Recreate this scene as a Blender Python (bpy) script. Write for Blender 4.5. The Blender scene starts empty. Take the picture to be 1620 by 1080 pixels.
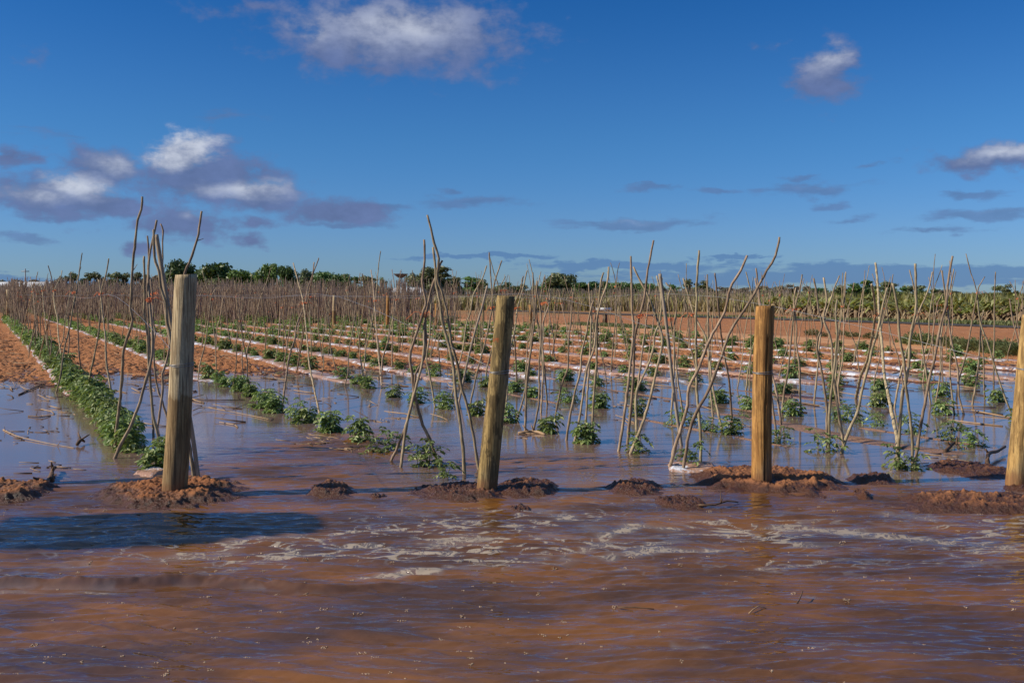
import bpy, math, random
import numpy as np
random.seed(7); rng = np.random.default_rng(7)
R = math.radians
# ------------------------------------------------------------ camera
F = 1575.0; H = 1.5; HOR = 465.0
scene = bpy.context.scene
cd = bpy.data.cameras.new("camera"); cam = bpy.data.objects.new("camera", cd)
scene.collection.objects.link(cam); scene.camera = cam
cam.location = (0, 0, H); cam.rotation_euler = (R(90), 0, 0)
cd.sensor_width = 36.0; cd.lens = 36.0 * F / 1620.0; cd.shift_y = -75.0 / 1620.0
cd.clip_start = 0.05; cd.clip_end = 20000
scene.view_settings.view_transform = 'Standard'; scene.view_settings.look = 'None'
scene.view_settings.exposure = 0.12; scene.view_settings.gamma = 1
# ------------------------------------------------------------ sun and sky
SAZ, SEL = R(80), R(33)          # sun stands to the left, a little behind the camera
to_sun = (-math.sin(SAZ) * math.cos(SEL), -math.cos(SAZ) * math.cos(SEL), math.sin(SEL))
ld = bpy.data.lights.new("sun", 'SUN'); ld.energy = 5.0; ld.angle = R(0.53); ld.color = (1.0, 0.90, 0.76)
sun = bpy.data.objects.new("sun", ld); scene.collection.objects.link(sun)
from mathutils import Vector
sun.rotation_euler = Vector(to_sun).to_track_quat('Z', 'Y').to_euler()
world = bpy.data.worlds.new("World"); scene.world = world; world.use_nodes = True


class NT:
    """tiny node-tree writer"""
    def __init__(s, nt): s.nt = nt
    def n(s, t, **kw):
        nd = s.nt.nodes.new(t)
        for k, v in kw.items(): setattr(nd, k, v)
        return nd
    def l(s, a, b): s.nt.links.new(a, b)
    def put(s, sock, v):
        if isinstance(v, bpy.types.NodeSocket): s.nt.links.new(v, sock)
        elif v is not None: sock.default_value = v
    def m(s, op, a, b=None, c=None, clamp=False):
        nd = s.n('ShaderNodeMath', operation=op); nd.use_clamp = clamp
        for i, v in enumerate((a, b, c)): s.put(nd.inputs[i], v)
        return nd.outputs[0]
    def v(s, op, a, b=None, c=None):
        nd = s.n('ShaderNodeVectorMath', operation=op)
        for i, v in enumerate((a, b, c)): s.put(nd.inputs[i], v)
        return nd.outputs[1] if op in ('LENGTH', 'DOT_PRODUCT') else nd.outputs[0]
    def noise(s, vec, scale, detail=3, rough=.5, dist=0, col=False):
        nd = s.n('ShaderNodeTexNoise'); s.put(nd.inputs['Vector'], vec)
        nd.inputs['Scale'].default_value = scale; nd.inputs['Detail'].default_value = detail
        nd.inputs['Roughness'].default_value = rough; nd.inputs['Distortion'].default_value = dist
        return nd.outputs['Color'] if col else nd.outputs['Fac']
    def ss(s, x, a, b):
        nd = s.n('ShaderNodeMapRange', interpolation_type='SMOOTHSTEP'); s.put(nd.inputs[0], x)
        nd.inputs[1].default_value = a; nd.inputs[2].default_value = b
        return nd.outputs[0]
    def mix(s, f, a, b):
        nd = s.n('ShaderNodeMix', data_type='RGBA'); s.put(nd.inputs[0], f)
        s.put(nd.inputs[6], a if not isinstance(a, tuple) else (*a, 1)[:4]); s.put(nd.inputs[7], b if not isinstance(b, tuple) else (*b, 1)[:4])
        return nd.outputs[2]


def srgb(r, g, b):
    f = lambda c: (c / 255 / 12.92) if c / 255 <= 0.04045 else ((c / 255 + 0.055) / 1.055) ** 2.4
    return (f(r), f(g), f(b))


def build_world():
    N = NT(world.node_tree); world.node_tree.nodes.clear()
    sky = N.n('ShaderNodeTexSky', sky_type='NISHITA'); sky.sun_disc = False
    sky.sun_elevation = SEL; sky.sun_rotation = R(180) + SAZ
    sky.air_density = 1.0; sky.dust_density = 0.15; sky.ozone_density = 3.2; sky.altitude = 0
    tc = N.n('ShaderNodeTexCoord'); D = N.v('NORMALIZE', tc.outputs['Generated'])
    sp = N.n('ShaderNodeSeparateXYZ'); N.l(D, sp.inputs[0])
    x, y, z = sp.outputs
    az = N.m('ARCTAN2', x, y); el = N.m('ARCSINE', z)
    # the sky is measured at 1/50: the same numbers, only small
    k = 0.0915
    skyc = N.v('SCALE', sky.outputs[0]); skyc.node.inputs[3].default_value = k
    hs = N.n('ShaderNodeHueSaturation'); hs.inputs['Saturation'].default_value = 1.12; N.l(skyc, hs.inputs['Color'])
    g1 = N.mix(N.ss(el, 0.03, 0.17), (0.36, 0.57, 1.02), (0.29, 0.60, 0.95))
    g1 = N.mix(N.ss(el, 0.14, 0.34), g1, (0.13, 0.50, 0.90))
    g1 = N.mix(N.ss(el, 0.32, 0.75), g1, (0.98, 1.12, 1.22))  # sky above the frame brightened to add ambient light and lift the shade
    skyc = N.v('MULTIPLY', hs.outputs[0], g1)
    co = N.n('ShaderNodeCombineXYZ'); N.l(az, co.inputs[0]); N.l(el, co.inputs[1]); P = co.outputs[0]
    stretch = N.v('MULTIPLY', P, (1.0, 2.0, 1.0))
    w1 = N.noise(stretch, 14, 5, .6, col=True)
    w1 = N.v('SUBTRACT', w1, (0.5, 0.5, 0.5))
    Pw = N.v('MULTIPLY_ADD', w1, (0.085, 0.034, 0.0), P)
    fb = N.noise(N.v('MULTIPLY', P, (1.0, 1.5, 1.0)), 30, 7, .60)
    fbl = N.noise(stretch, 13, 3, .5)
    fbh = N.noise(N.v('MULTIPLY', P, (1, 6, 1)), 26, 6, .62)
    def field(lst):
        acc = None
        for (cx, cy, rx, ry, w) in lst:
            a = math.atan((cx - 810) / F); e = math.atan((HOR - cy) / F * math.cos(a))
            sx, sy = F / rx, F / ry
            q = N.v('LENGTH', N.v('MULTIPLY_ADD', Pw, (sx, sy, 0), (-a * sx, -e * sy, 0)))
            d = N.m('MULTIPLY_ADD', q, -w, w)
            acc = d if acc is None else N.m('SMOOTH_MAX', acc, d, 0.12)
        return acc
    body = [(640, 58, 262, 84, 1), (720, 60, 130, 50, 1), (545, 75, 100, 56, 1), (300, 250, 84, 56, 1), (330, 282, 168, 56, 1), (155, 262, 84, 44, 1),
            (85, 312, 145, 47, 1), (160, 322, 84, 29, 1), (410, 312, 84, 33, 1), (530, 332, 117, 31, 1), (290, 352, 89, 38, 1),
            (1310, 118, 67, 53, 1), (1335, 135, 56, 24, .8), (1560, 254, 128, 26, 1), (20, 248, 40, 22, .8), (392, 376, 49, 19, .8), (400, 350, 61, 14, .7), (210, 390, 38, 19, .8),
            (420, 275, 56, 24, .6), (390, 12, 134, 24, .45), (590, 108, 100, 22, .6), (1190, 78, 50, 15, .35), (45, 90, 56, 20, .3)]
    flat = [(560, 355, 90, 9, 1), (620, 327, 70, 8, .8), (755, 319, 105, 15, 1), (720, 298, 34, 9, .8), (1000, 353, 170, 13, 1), (1030, 297, 52, 8, .9),
            (1130, 303, 55, 8, .9), (1280, 299, 115, 14, 1), (1305, 321, 40, 7, .8), (1345, 340, 45, 8, .7), (1545, 305, 75, 9, .9), (1560, 334, 110, 14, 1),
            (1475, 362, 90, 7, .8), (90, 349, 105, 8, .7), (45, 383, 45, 9, .8), (1270, 282, 32, 6, .7), (1385, 264, 30, 5, .6), (90, 212, 60, 9, .45), (360, 187, 70, 8, .4)]
    low = [(1400, 436, 620, 22, 1), (1620, 432, 300, 20, 1), (1000, 421, 230, 10, .9), (760, 409, 170, 6, .9), (1180, 409, 90, 5, .8), (60, 448, 260, 14, .8)]
    bright = [(285, 228, 72, 44, 3.0), (630, 45, 210, 60, 1.3), (510, 55, 60, 38, .95), (120, 292, 66, 30, 1.7), (60, 310, 76, 20, 1.1), (170, 255, 54, 26, 1.1), (390, 300, 105, 20, 1.4), (230, 250, 40, 20, .9), (1305, 100, 52, 34, 1.1), (1580, 244, 95, 18, 1.3),
              (1290, 294, 70, 8, .5), (1000, 348, 90, 7, .6), (310, 338, 36, 18, .6), (1570, 328, 70, 7, .4), (760, 314, 60, 7, .4)]
    def dens(b, n, lo, hi, amp):
        return N.ss(N.m('MULTIPLY_ADD', n, amp, N.m('ADD', b, -amp * .5)), lo, hi)
    A1 = N.m('MULTIPLY', dens(field(body), fb, .04, .62, 1.55), .88)
    A2 = N.m('MULTIPLY', dens(field(flat), N.m('MULTIPLY_ADD', fbh, .6, N.m('MULTIPLY', fb, .4)), .05, .70, 2.0), .60)
    A3 = N.m('MULTIPLY', dens(field(low), fbh, .12, .45, 1.3), .70)
    B = N.m('MAXIMUM', field(bright), 0.0)
    B = N.m('MULTIPLY', N.ss(B, .0, 1.7), N.m('MULTIPLY_ADD', N.ss(fb, .34, .62), .5, .5))
    cdark = (*srgb(100, 116, 160), 1); clite = (*srgb(198, 203, 216), 1)
    ccol = N.mix(B, cdark, clite)
    tex = N.m('MULTIPLY_ADD', fb, .8, .60)
    ccol = N.v('MULTIPLY', N.v('MULTIPLY', ccol, (.9, .9, .9)), tex)
    c = N.mix(A3, skyc, (*srgb(79, 117, 166), 1))
    c = N.mix(A2, c, N.v('MULTIPLY', N.mix(B, (*srgb(88, 112, 156), 1), (*srgb(160, 172, 198), 1)), tex))
    c = N.mix(A1, c, ccol)
    # unseen broken cloud added above the picture to light the shade and tint glints
    hi = N.m('MULTIPLY', N.m('MULTIPLY', N.ss(el, .295, .40), N.ss(N.noise(D, 3.2, 5, .6), .45, .65)), .28)
    c = N.mix(hi, c, (0.40, 0.43, 0.52, 1))
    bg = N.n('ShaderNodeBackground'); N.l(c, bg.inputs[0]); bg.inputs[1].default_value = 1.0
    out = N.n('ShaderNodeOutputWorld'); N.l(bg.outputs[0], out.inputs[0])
    world.cycles.sampling_method = 'MANUAL'; world.cycles.sample_map_resolution = 512
build_world()

# ------------------------------------------------------------ helpers
COL = scene.collection
def wp(px, py, z=0.0):
    """ground point seen at photo pixel"""
    Y = F * (H - z) / (py - HOR); return (px - 810) / F * Y, Y
def at(px, Y): return (px - 810) / F * Y
def zz(py, Y): return H - (py - HOR) * Y / F

_perm = np.random.default_rng(3).permutation(4096)
def _h(ix, iy, s): return _perm[(_perm[(ix + s * 131) & 4095] + iy) & 4095] / 4096.0
def vn(x, y, s=0):
    x = np.asarray(x, float); y = np.asarray(y, float)
    ix = np.floor(x).astype(np.int64); iy = np.floor(y).astype(np.int64)
    fx = x - ix; fy = y - iy; fx = fx * fx * (3 - 2 * fx); fy = fy * fy * (3 - 2 * fy)
    a = _h(ix, iy, s); b = _h(ix + 1, iy, s); c = _h(ix, iy + 1, s); d = _h(ix + 1, iy + 1, s)
    return (a + (b - a) * fx) * (1 - fy) + (c + (d - c) * fx) * fy
def fbm(x, y, o=4, s=0, g=.5):
    t = 0; a = 1; n = 0
    for i in range(o):
        t = t + a * vn(x, y, s + i); n += a; a *= g
        x, y = x * 1.9 * .95 - y * 1.9 * .31, x * 1.9 * .31 + y * 1.9 * .95
    return t / n
def clods(x, y, s=0, rmin=.25, rmax=.62):
    """rounded lumps of random size on a unit lattice"""
    x = np.asarray(x, float); y = np.asarray(y, float); ix = np.floor(x).astype(np.int64); iy = np.floor(y).astype(np.int64); out = np.zeros(x.shape)
    for a in (-1, 0, 1):
        for b in (-1, 0, 1):
            jx, jy = ix + a, iy + b; px_ = jx + .15 + .7 * _h(jx, jy, s); py_ = jy + .15 + .7 * _h(jx, jy, s + 3); r = rmin + (rmax - rmin) * _h(jx, jy, s + 7) ** 2
            out = np.maximum(out, np.sqrt(np.maximum(0, r * r - (x - px_) ** 2 - (y - py_) ** 2)))
    return out
def sst(a, b, x):
    t = np.clip((np.asarray(x, float) - a) / (b - a), 0, 1); return t * t * (3 - 2 * t)

def meshobj(name, V, Fc, mat=None, parent=None, smooth=True, link=True):
    me = bpy.data.meshes.new(name)
    V = np.asarray(V, np.float32)
    if isinstance(Fc, np.ndarray):
        n = Fc.shape[1]; me.vertices.add(len(V)); me.vertices.foreach_set('co', V.ravel())
        me.loops.add(Fc.size); me.loops.foreach_set('vertex_index', Fc.ravel().astype(np.int32))
        me.polygons.add(len(Fc)); me.polygons.foreach_set('loop_start', np.arange(0, Fc.size, n, dtype=np.int32))
        me.update(calc_edges=True)
    else:
        me.from_pydata([tuple(map(float, v)) for v in V], [], Fc)
    me.polygons.foreach_set('use_smooth', np.full(len(me.polygons), smooth))
    me.update()
    mats = mat if isinstance(mat, (list, tuple)) else [mat]
    for m_ in mats:
        if m_: me.materials.append(m_)
    o = bpy.data.objects.new(name, me)
    if link: COL.objects.link(o)
    if parent: o.parent = parent
    return o
class MB:
    def __init__(s): s.V = []; s.F = []; s.mi = []
    def add(s, V, Fc, mi=0):
        b = len(s.V); s.V += [tuple(v) for v in V]; s.F += [tuple(i + b for i in f) for f in Fc]; s.mi += [mi] * len(Fc)
    def tube(s, pts, rad, n=6, cap=True, mi=0, flat=None):
        pts = [Vector(p) for p in pts]; m = len(pts)
        if not hasattr(rad, '__len__'): rad = [rad] * m
        b = len(s.V); up = Vector((0, 0, 1))
        t0 = (pts[1] - pts[0]).normalized()
        ref = Vector((1, 0, 0)) if abs(t0.x) < .8 else Vector((0, 1, 0))
        for i in range(m):
            t = (pts[min(i + 1, m - 1)] - pts[max(i - 1, 0)]).normalized()
            a = (ref - t * ref.dot(t)).normalized(); c = t.cross(a); ref = a
            for j in range(n):
                an = 2 * math.pi * (j + .5) / n
                ca, sa = math.cos(an), math.sin(an)
                if flat: ca *= flat[0]; sa *= flat[1]
                s.V.append(tuple(pts[i] + (a * ca + c * sa) * rad[i]))
        for i in range(m - 1):
            for j in range(n):
                s.F.append((b + i * n + j, b + i * n + (j + 1) % n, b + (i + 1) * n + (j + 1) % n, b + (i + 1) * n + j)); s.mi.append(mi)
        if cap:
            s.F.append(tuple(b + (m - 1) * n + j for j in range(n))); s.F.append(tuple(b + j for j in reversed(range(n)))); s.mi += [mi, mi]
    def box(s, x0, x1, y0, y1, z0, z1, mi=0):
        s.add([(x0, y0, z0), (x1, y0, z0), (x1, y1, z0), (x0, y1, z0), (x0, y0, z1), (x1, y0, z1), (x1, y1, z1), (x0, y1, z1)],
              [(0, 3, 2, 1), (4, 5, 6, 7), (0, 1, 5, 4), (1, 2, 6, 5), (2, 3, 7, 6), (3, 0, 4, 7)], mi)
    def build(s, name, mat, parent=None, smooth=True, link=True):
        o = meshobj(name, s.V, s.F, mat, parent, smooth, link)
        if any(s.mi): o.data.polygons.foreach_set('material_index', s.mi)
        return o
def tag(o, label=None, cat=None, group=None, kind=None):
    if label: o['label'] = label
    if cat: o['category'] = cat
    if group: o['group'] = group
    if kind: o['kind'] = kind
    return o
def empty(name, loc, label=None, cat=None, group=None):
    o = bpy.data.objects.new(name, None); COL.objects.link(o); o.location = loc; o.empty_display_size = .1
    return tag(o, label, cat, group)
def copy_tree(o, parent=None):
    c = o.copy(); COL.objects.link(c)
    if parent: c.parent = parent
    for ch in o.children: copy_tree(ch, c)
    return c
ORD = 'zeroth first second third fourth fifth sixth seventh eighth ninth tenth eleventh twelfth thirteenth fourteenth fifteenth sixteenth seventeenth eighteenth nineteenth twentieth'.split()
def ordn(i):
    if i <= 20: return ORD[i]
    tens = {2: 'twenty', 3: 'thirty', 4: 'forty', 5: 'fifty', 6: 'sixty', 7: 'seventy', 8: 'eighty', 9: 'ninety'}[i // 10]
    return tens[:-1] + 'ieth' if i % 10 == 0 else tens + '-' + ORD[i % 10]

# ------------------------------------------------------------ materials
def mat(name, fn):
    m = bpy.data.materials.new(name); m.use_nodes = True; m.node_tree.nodes.clear(); N = NT(m.node_tree)
    out = N.n('ShaderNodeOutputMaterial'); pr = N.n('ShaderNodeBsdfPrincipled'); N.l(pr.outputs[0], out.inputs[0])
    fn(N, pr, out); return m
def bump(N, pr, h, dist, strength=1.0):
    b = N.n('ShaderNodeBump'); b.inputs['Distance'].default_value = dist; b.inputs['Strength'].default_value = strength
    N.l(h, b.inputs['Height']); N.l(b.outputs[0], pr.inputs['Normal'])
def objc(N): return N.n('ShaderNodeTexCoord').outputs['Object']
def geop(N): return N.n('ShaderNodeNewGeometry').outputs['Position']
def sepz(N, v):
    s = N.n('ShaderNodeSeparateXYZ'); N.l(v, s.inputs[0]); return s.outputs

def m_water(N, pr, out):
    P = geop(N); x, y, z = sepz(N, P)
    at_ = N.n('ShaderNodeAttribute', attribute_name='foam'); foam = at_.outputs['Fac']
    tb = N.n('ShaderNodeAttribute', attribute_name='turb').outputs['Fac']
    silt = N.noise(N.v('MULTIPLY', P, (1, 2.2, 1)), .8, 4, .6)
    c1 = N.mix(N.ss(silt, .35, .7), (0.078, 0.037, 0.017), (0.215, 0.084, 0.013))
    c2 = N.mix(N.ss(silt, .3, .75), (0.175, 0.120, 0.105), (0.225, 0.140, 0.105))
    base = N.mix(tb, c2, c1)
    # lacy foam: the vertex mask gives where, cells and noise give the lace
    wv = N.v('MULTIPLY_ADD', N.noise(P, 5, 3, .6, col=True), (.25, .25, 0), P)
    vo = N.n('ShaderNodeTexVoronoi', feature='DISTANCE_TO_EDGE'); N.l(wv, vo.inputs['Vector']); vo.inputs['Scale'].default_value = 11
    vo2 = N.n('ShaderNodeTexVoronoi', feature='DISTANCE_TO_EDGE'); N.l(wv, vo2.inputs['Vector']); vo2.inputs['Scale'].default_value = 38
    lace = N.m('MAXIMUM', N.m('SUBTRACT', 1.0, N.m('MULTIPLY', vo.outputs[0], 7.0)), N.m('SUBTRACT', .8, N.m('MULTIPLY', vo2.outputs[0], 5.5)))
    fn_ = N.noise(P, 26, 4, .65)
    f = N.m('MULTIPLY', foam, N.m('ADD', N.m('MULTIPLY', lace, .8), N.m('MULTIPLY', fn_, .9)))
    f = N.m('MULTIPLY', N.ss(f, .42, .95), .74)
    film_sheen = N.m('MULTIPLY', N.ss(foam, .05, .6), .26)
    base = N.mix(film_sheen, base, (0.24, 0.27, 0.31))  # pale blue sky reflection on the foam film, painted into the base colour
    col = N.mix(f, base, (0.40, 0.32, 0.22))
    N.l(col, pr.inputs['Base Color']); N.l(N.m('MULTIPLY_ADD', f, .7, .045), pr.inputs['Roughness'])
    pr.inputs['IOR'].default_value = 1.85
    h1 = N.noise(N.v('MULTIPLY', P, (1, 2.6, 1)), 9, 3, .55, .3)
    h2 = N.noise(N.v('MULTIPLY', P, (1, 2.4, 1)), 24, 3, .6, .3)
    h3 = N.noise(N.v('MULTIPLY', P, (1, 2.2, 1)), 60, 2, .5, .2)
    calm = N.m('MULTIPLY_ADD', h1, .0016, N.m('MULTIPLY', h2, .0004))
    rough = N.m('MULTIPLY_ADD', h1, .004, N.m('MULTIPLY', h2, .0005))
    hh = N.m('ADD', N.m('MULTIPLY', calm, N.m('SUBTRACT', 1.0, tb)), N.m('MULTIPLY', rough, tb))
    hh = N.m('ADD', hh, N.m('MULTIPLY', f, .004))
    bump(N, pr, hh, 1.0, .6)
M_WATER = mat('muddy water', m_water)

def soil(N, P, wetz=0.022):
    x, y, z = sepz(N, P)
    n1 = N.noise(P, 2.2, 5, .6); n2 = N.noise(P, 30, 4, .65); n3 = N.noise(P, .12, 3, .5)
    c = N.mix(N.ss(n1, .3, .7), (0.36, 0.138, 0.048), (0.43, 0.182, 0.068))
    c = N.mix(N.m('MULTIPLY', N.ss(n2, .55, .8), .45), c, (0.20, 0.070, 0.028))
    c = N.mix(N.m('MULTIPLY', N.ss(n3, .45, .65), .3), c, (0.40, 0.19, 0.09))
    wet = N.ss(N.m('ADD', z, N.m('MULTIPLY_ADD', N.noise(P, 7, 3), .03, -.015)), wetz * 1.45, wetz * .80)
    c = N.mix(N.m('MULTIPLY', wet, .90), c, (0.075, 0.028, 0.014))
    return c, wet, n2, n1
def m_ground(N, pr, out):
    P = geop(N); c, wet, n2, n1 = soil(N, P, .012)
    sl = N.n('ShaderNodeAttribute', attribute_name='silt').outputs['Fac']
    c = N.mix(N.m('MULTIPLY', N.ss(N.noise(P, 1.3, 4, .6), .5, .68), .34), c, (0.19, 0.066, 0.028))
    c = N.mix(N.ss(sl, .25, .6), c, (0.30, 0.165, 0.095))
    lit = N.n('ShaderNodeAttribute', attribute_name='grass').outputs['Fac']
    c = N.mix(N.m('MULTIPLY', lit, N.ss(N.noise(P, 3, 5, .7), .38, .6)), c, (0.16, 0.14, 0.05))
    N.l(c, pr.inputs['Base Color']); N.l(N.m('MULTIPLY_ADD', wet, -.55, .95), pr.inputs['Roughness'])
    pr.inputs['Specular IOR Level'].default_value = .35
    bump(N, pr, N.m('ADD', n2, N.m('MULTIPLY', N.noise(P, 90, 3, .7), .4)), .03, .9)
M_GROUND = mat('red soil', m_ground)
def m_mound(N, pr, out):
    P = geop(N); c, wet, n2, n1 = soil(N, P, .050)
    c = N.v('MULTIPLY', c, (.84, .82, .85))
    N.l(c, pr.inputs['Base Color']); N.l(N.m('MULTIPLY_ADD', wet, -.60, .92), pr.inputs['Roughness'])
    pr.inputs['Specular IOR Level'].default_value = .4
    bump(N, pr, N.m('ADD', N.noise(P, 55, 5, .7), N.m('MULTIPLY', N.noise(P, 160, 3, .7), .4)), .02, .9)
M_MOUND = mat('clodded red soil', m_mound)
def m_track(N, pr, out):
    P = geop(N); n = N.noise(N.v('MULTIPLY', P, (.6, 1, 1)), .9, 5, .6)
    N.l(N.mix(N.ss(n, .3, .7), (0.47, 0.22, 0.085), (0.54, 0.27, 0.115)), pr.inputs['Base Color']); pr.inputs['Roughness'].default_value = .95
    bump(N, pr, N.noise(P, 25, 4, .6), .012, .6)
M_TRACK = mat('packed sandy soil', m_track)
def m_plastic(N, pr, out):
    P = geop(N); n = N.noise(P, 3, 4, .6); n2 = N.noise(P, 16, 4, .7)
    d = N.ss(N.m('ADD', N.m('MULTIPLY', n, .55), N.m('MULTIPLY', n2, .45)), .415, .50)
    N.l(N.mix(N.m('MULTIPLY', d, .92), (0.64, 0.66, 0.70), (0.36, 0.18, 0.09)), pr.inputs['Base Color']); pr.inputs['Roughness'].default_value = .38
    bump(N, pr, N.noise(P, 14, 3, .6), .03, .8)
M_PLASTIC = mat('white plastic mulch', m_plastic)
def mk_wood(name, a, b, c, stain, split=.0):
    def fn(N, pr, out):
        P = objc(N); x, y, z = sepz(N, P)
        g = N.noise(N.v('MULTIPLY', P, (1, 1, .055)), 55, 5, .6, .6)
        g2 = N.noise(N.v('MULTIPLY', P, (1, 1, .16)), 9, 3, .55, 1.2)
        g4 = N.noise(N.v('MULTIPLY', P, (1, 1, .022)), 75, 2, .5, .2)
        bl = N.noise(N.v('MULTIPLY', P, (1, 1, .35)), 14, 4, .6, .4)
        col = N.mix(N.ss(g2, .35, .65), a, b)
        col = N.mix(N.m('MULTIPLY', N.ss(g, .44, .60), .75), col, c)
        g3 = N.noise(N.v('MULTIPLY', P, (1, 1, .03)), 22, 4, .6, .3)
        col = N.mix(N.m('MULTIPLY', N.ss(g3, .52, .66), .5), col, tuple(v * .7 for v in c))
        col = N.mix(N.m('MULTIPLY', N.ss(g4, .60, .66), .75), col, tuple(v * .35 for v in c))
        gw = N.noise(N.v('MULTIPLY', P, (1, 1, .3)), 4, 3, .5)
        col = N.mix(N.m('MULTIPLY', N.ss(gw, .48, .62), .35), col, (.27, .235, .17))
        kn = N.n('ShaderNodeTexVoronoi', feature='F1'); N.l(N.v('MULTIPLY', P, (1, 1, .45)), kn.inputs['Vector']); kn.inputs['Scale'].default_value = 5.5
        col = N.mix(N.m('MULTIPLY', N.ss(kn.outputs[0], .13, .05), .8), col, tuple(v * .4 for v in c))
        rg = N.m('SINE', N.m('MULTIPLY', N.m('ADD', kn.outputs[0], N.m('MULTIPLY', g2, .6)), 70.0))
        col = N.mix(N.m('MULTIPLY', N.ss(rg, .1, .9), .16), col, c)
        col = N.mix(N.m('MULTIPLY', N.ss(bl, .49, .56), .70 * stain), col, tuple(v * .55 for v in c))
        fl = N.m('ADD', z, N.m('MULTIPLY_ADD', N.noise(N.v('MULTIPLY', P, (1, 1, .4)), 22, 3), .22, -.11))
        lowd = N.ss(fl, .77, .735)
        col = N.mix(N.m('MULTIPLY', lowd, .80 if stain < .5 else .12), col, N.v('MULTIPLY', col, (.50, .38, .24)))
        if stain == 1.0:
            rx = N.ss(N.m('ABSOLUTE', N.m('SUBTRACT', x, .035)), .050, .035); rz = N.ss(N.m('ABSOLUTE', N.m('SUBTRACT', z, 1.155)), .022, .010)
            col = N.mix(N.m('MULTIPLY', N.m('MULTIPLY', rx, rz), N.ss(N.noise(P, 60, 3), .42, .55)), col, (0.24, 0.07, 0.018))
        mud = N.ss(N.m('ADD', z, N.m('MULTIPLY_ADD', N.noise(P, 12, 3), .12, -.06)), .14, .05)
        col = N.mix(N.m('MULTIPLY', mud, .65), col, (0.20, .085, .035))
        N.l(col, pr.inputs['Base Color']); pr.inputs['Roughness'].default_value = .78; pr.inputs['Specular IOR Level'].default_value = .25
        bump(N, pr, N.m('ADD', g, N.m('MULTIPLY', kn.outputs[0], -.3)), .007, .9)
    return mat(name, fn)
M_POST = [mk_wood('weathered pale post wood', (0.56, 0.45, 0.27), (0.47, 0.36, 0.20), (0.24, 0.16, 0.08), .28),
          mk_wood('greenish treated post wood', (0.40, 0.275, 0.105), (0.30, 0.21, 0.078), (0.13, 0.088, 0.034), 1.0),
          mk_wood('orange treated post wood', (0.50, 0.27, 0.080), (0.42, 0.21, 0.060), (0.20, 0.09, 0.026), .5),
          mk_wood('golden treated post wood', (0.52, 0.34, 0.125), (0.43, 0.26, 0.088), (0.21, 0.12, 0.042), .5)]
def mk_simple(name, a, b, scale=8, rough=.8, bp=0, stretch=(1, 1, 1), rnd=0.0, metal=0):
    def fn(N, pr, out):
        P = objc(N); n = N.noise(N.v('MULTIPLY', P, stretch), scale, 4, .6)
        c = N.mix(N.ss(n, .3, .7), a, b)
        if rnd:
            oi = N.n('ShaderNodeObjectInfo').outputs['Random']
            h = N.n('ShaderNodeHueSaturation'); N.put(h.inputs['Value'], N.m('MULTIPLY_ADD', oi, 2 * rnd, 1 - rnd))
            N.put(h.inputs['Hue'], N.m('MULTIPLY_ADD', N.m('FRACT', N.m('MULTIPLY', oi, 7.3)), .03, .485)); N.l(c, h.inputs['Color']); c = h.outputs[0]
        N.l(c, pr.inputs['Base Color']); pr.inputs['Roughness'].default_value = rough; pr.inputs['Metallic'].default_value = metal
        pr.inputs['Specular IOR Level'].default_value = .3
        if bp: bump(N, pr, n, bp, .8)
    return mat(name, fn)
M_STAKE = mk_simple('weathered stake bark', (0.18, 0.128, 0.077), (0.40, 0.305, 0.19), 26, .88, .006, (1, 1, .35), .22)
M_FARSTAKE = mk_simple('grey brown stakes', (0.24, 0.175, 0.125), (0.42, 0.32, 0.235), 3, .9)
M_LATH = mk_simple('grey sawn lath', (0.30, 0.235, 0.165), (0.42, 0.33, 0.235), 30, .85, .003, (1, 1, .1))
M_TWINE = mk_simple('orange twine', (0.75, 0.17, 0.05), (0.85, 0.24, 0.08), 20, .6)
M_WIRE = mk_simple('galvanised wire', (0.25, 0.25, 0.25), (0.35, 0.35, 0.36), 20, .45, metal=.6)
M_BLACK = mk_simple('black rubber', (0.02, 0.02, 0.022), (0.035, 0.035, 0.04), 10, .6)
M_TWIG = mk_simple('waterlogged twig bark', (0.055, 0.030, 0.018), (0.17, 0.10, 0.055), 6, .7)
M_STRAW = mk_simple('wet straw', (0.30, 0.19, 0.10), (0.42, 0.28, 0.16), 9, .7)
def mk_leaf(name, a, b, c=None, rnd=.18, trans=.25, scale=5, rough=.5):
    def fn(N, pr, out):
        P = objc(N); n = N.noise(P, scale, 3, .6)
        col = N.mix(N.ss(n, .32, .68), a, b)
        oi = N.n('ShaderNodeObjectInfo').outputs['Random']
        g = N.n('ShaderNodeNewGeometry')
        isl = g.outputs['Random Per Island']
        if c: col = N.mix(N.m('MULTIPLY', N.ss(isl, .80, .96), .8), col, c)
        h = N.n('ShaderNodeHueSaturation')
        N.put(h.inputs['Value'], N.m('ADD', N.m('MULTIPLY_ADD', oi, 2 * rnd, 1 - rnd), N.m('MULTIPLY_ADD', isl, .5, -.25)))
        N.put(h.inputs['Hue'], N.m('MULTIPLY_ADD', oi, .03, .485)); N.l(col, h.inputs['Color'])
        N.l(h.outputs[0], pr.inputs['Base Color']); pr.inputs['Roughness'].default_value = rough; pr.inputs['Specular IOR Level'].default_value = .35
        tr = N.n('ShaderNodeBsdfTranslucent'); N.l(N.v('MULTIPLY', h.outputs[0], (1.5, 1.5, .7)), tr.inputs[0])
        mx = N.n('ShaderNodeMixShader'); mx.inputs[0].default_value = trans
        N.l(pr.outputs[0], mx.inputs[1]); N.l(tr.outputs[0], mx.inputs[2]); N.l(mx.outputs[0], out.inputs[0])
    return mat(name, fn)
M_TOMATO = mk_leaf('tomato leaves', (0.125, 0.185, 0.052), (0.215, 0.285, 0.095), (0.38, 0.40, 0.17))
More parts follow.
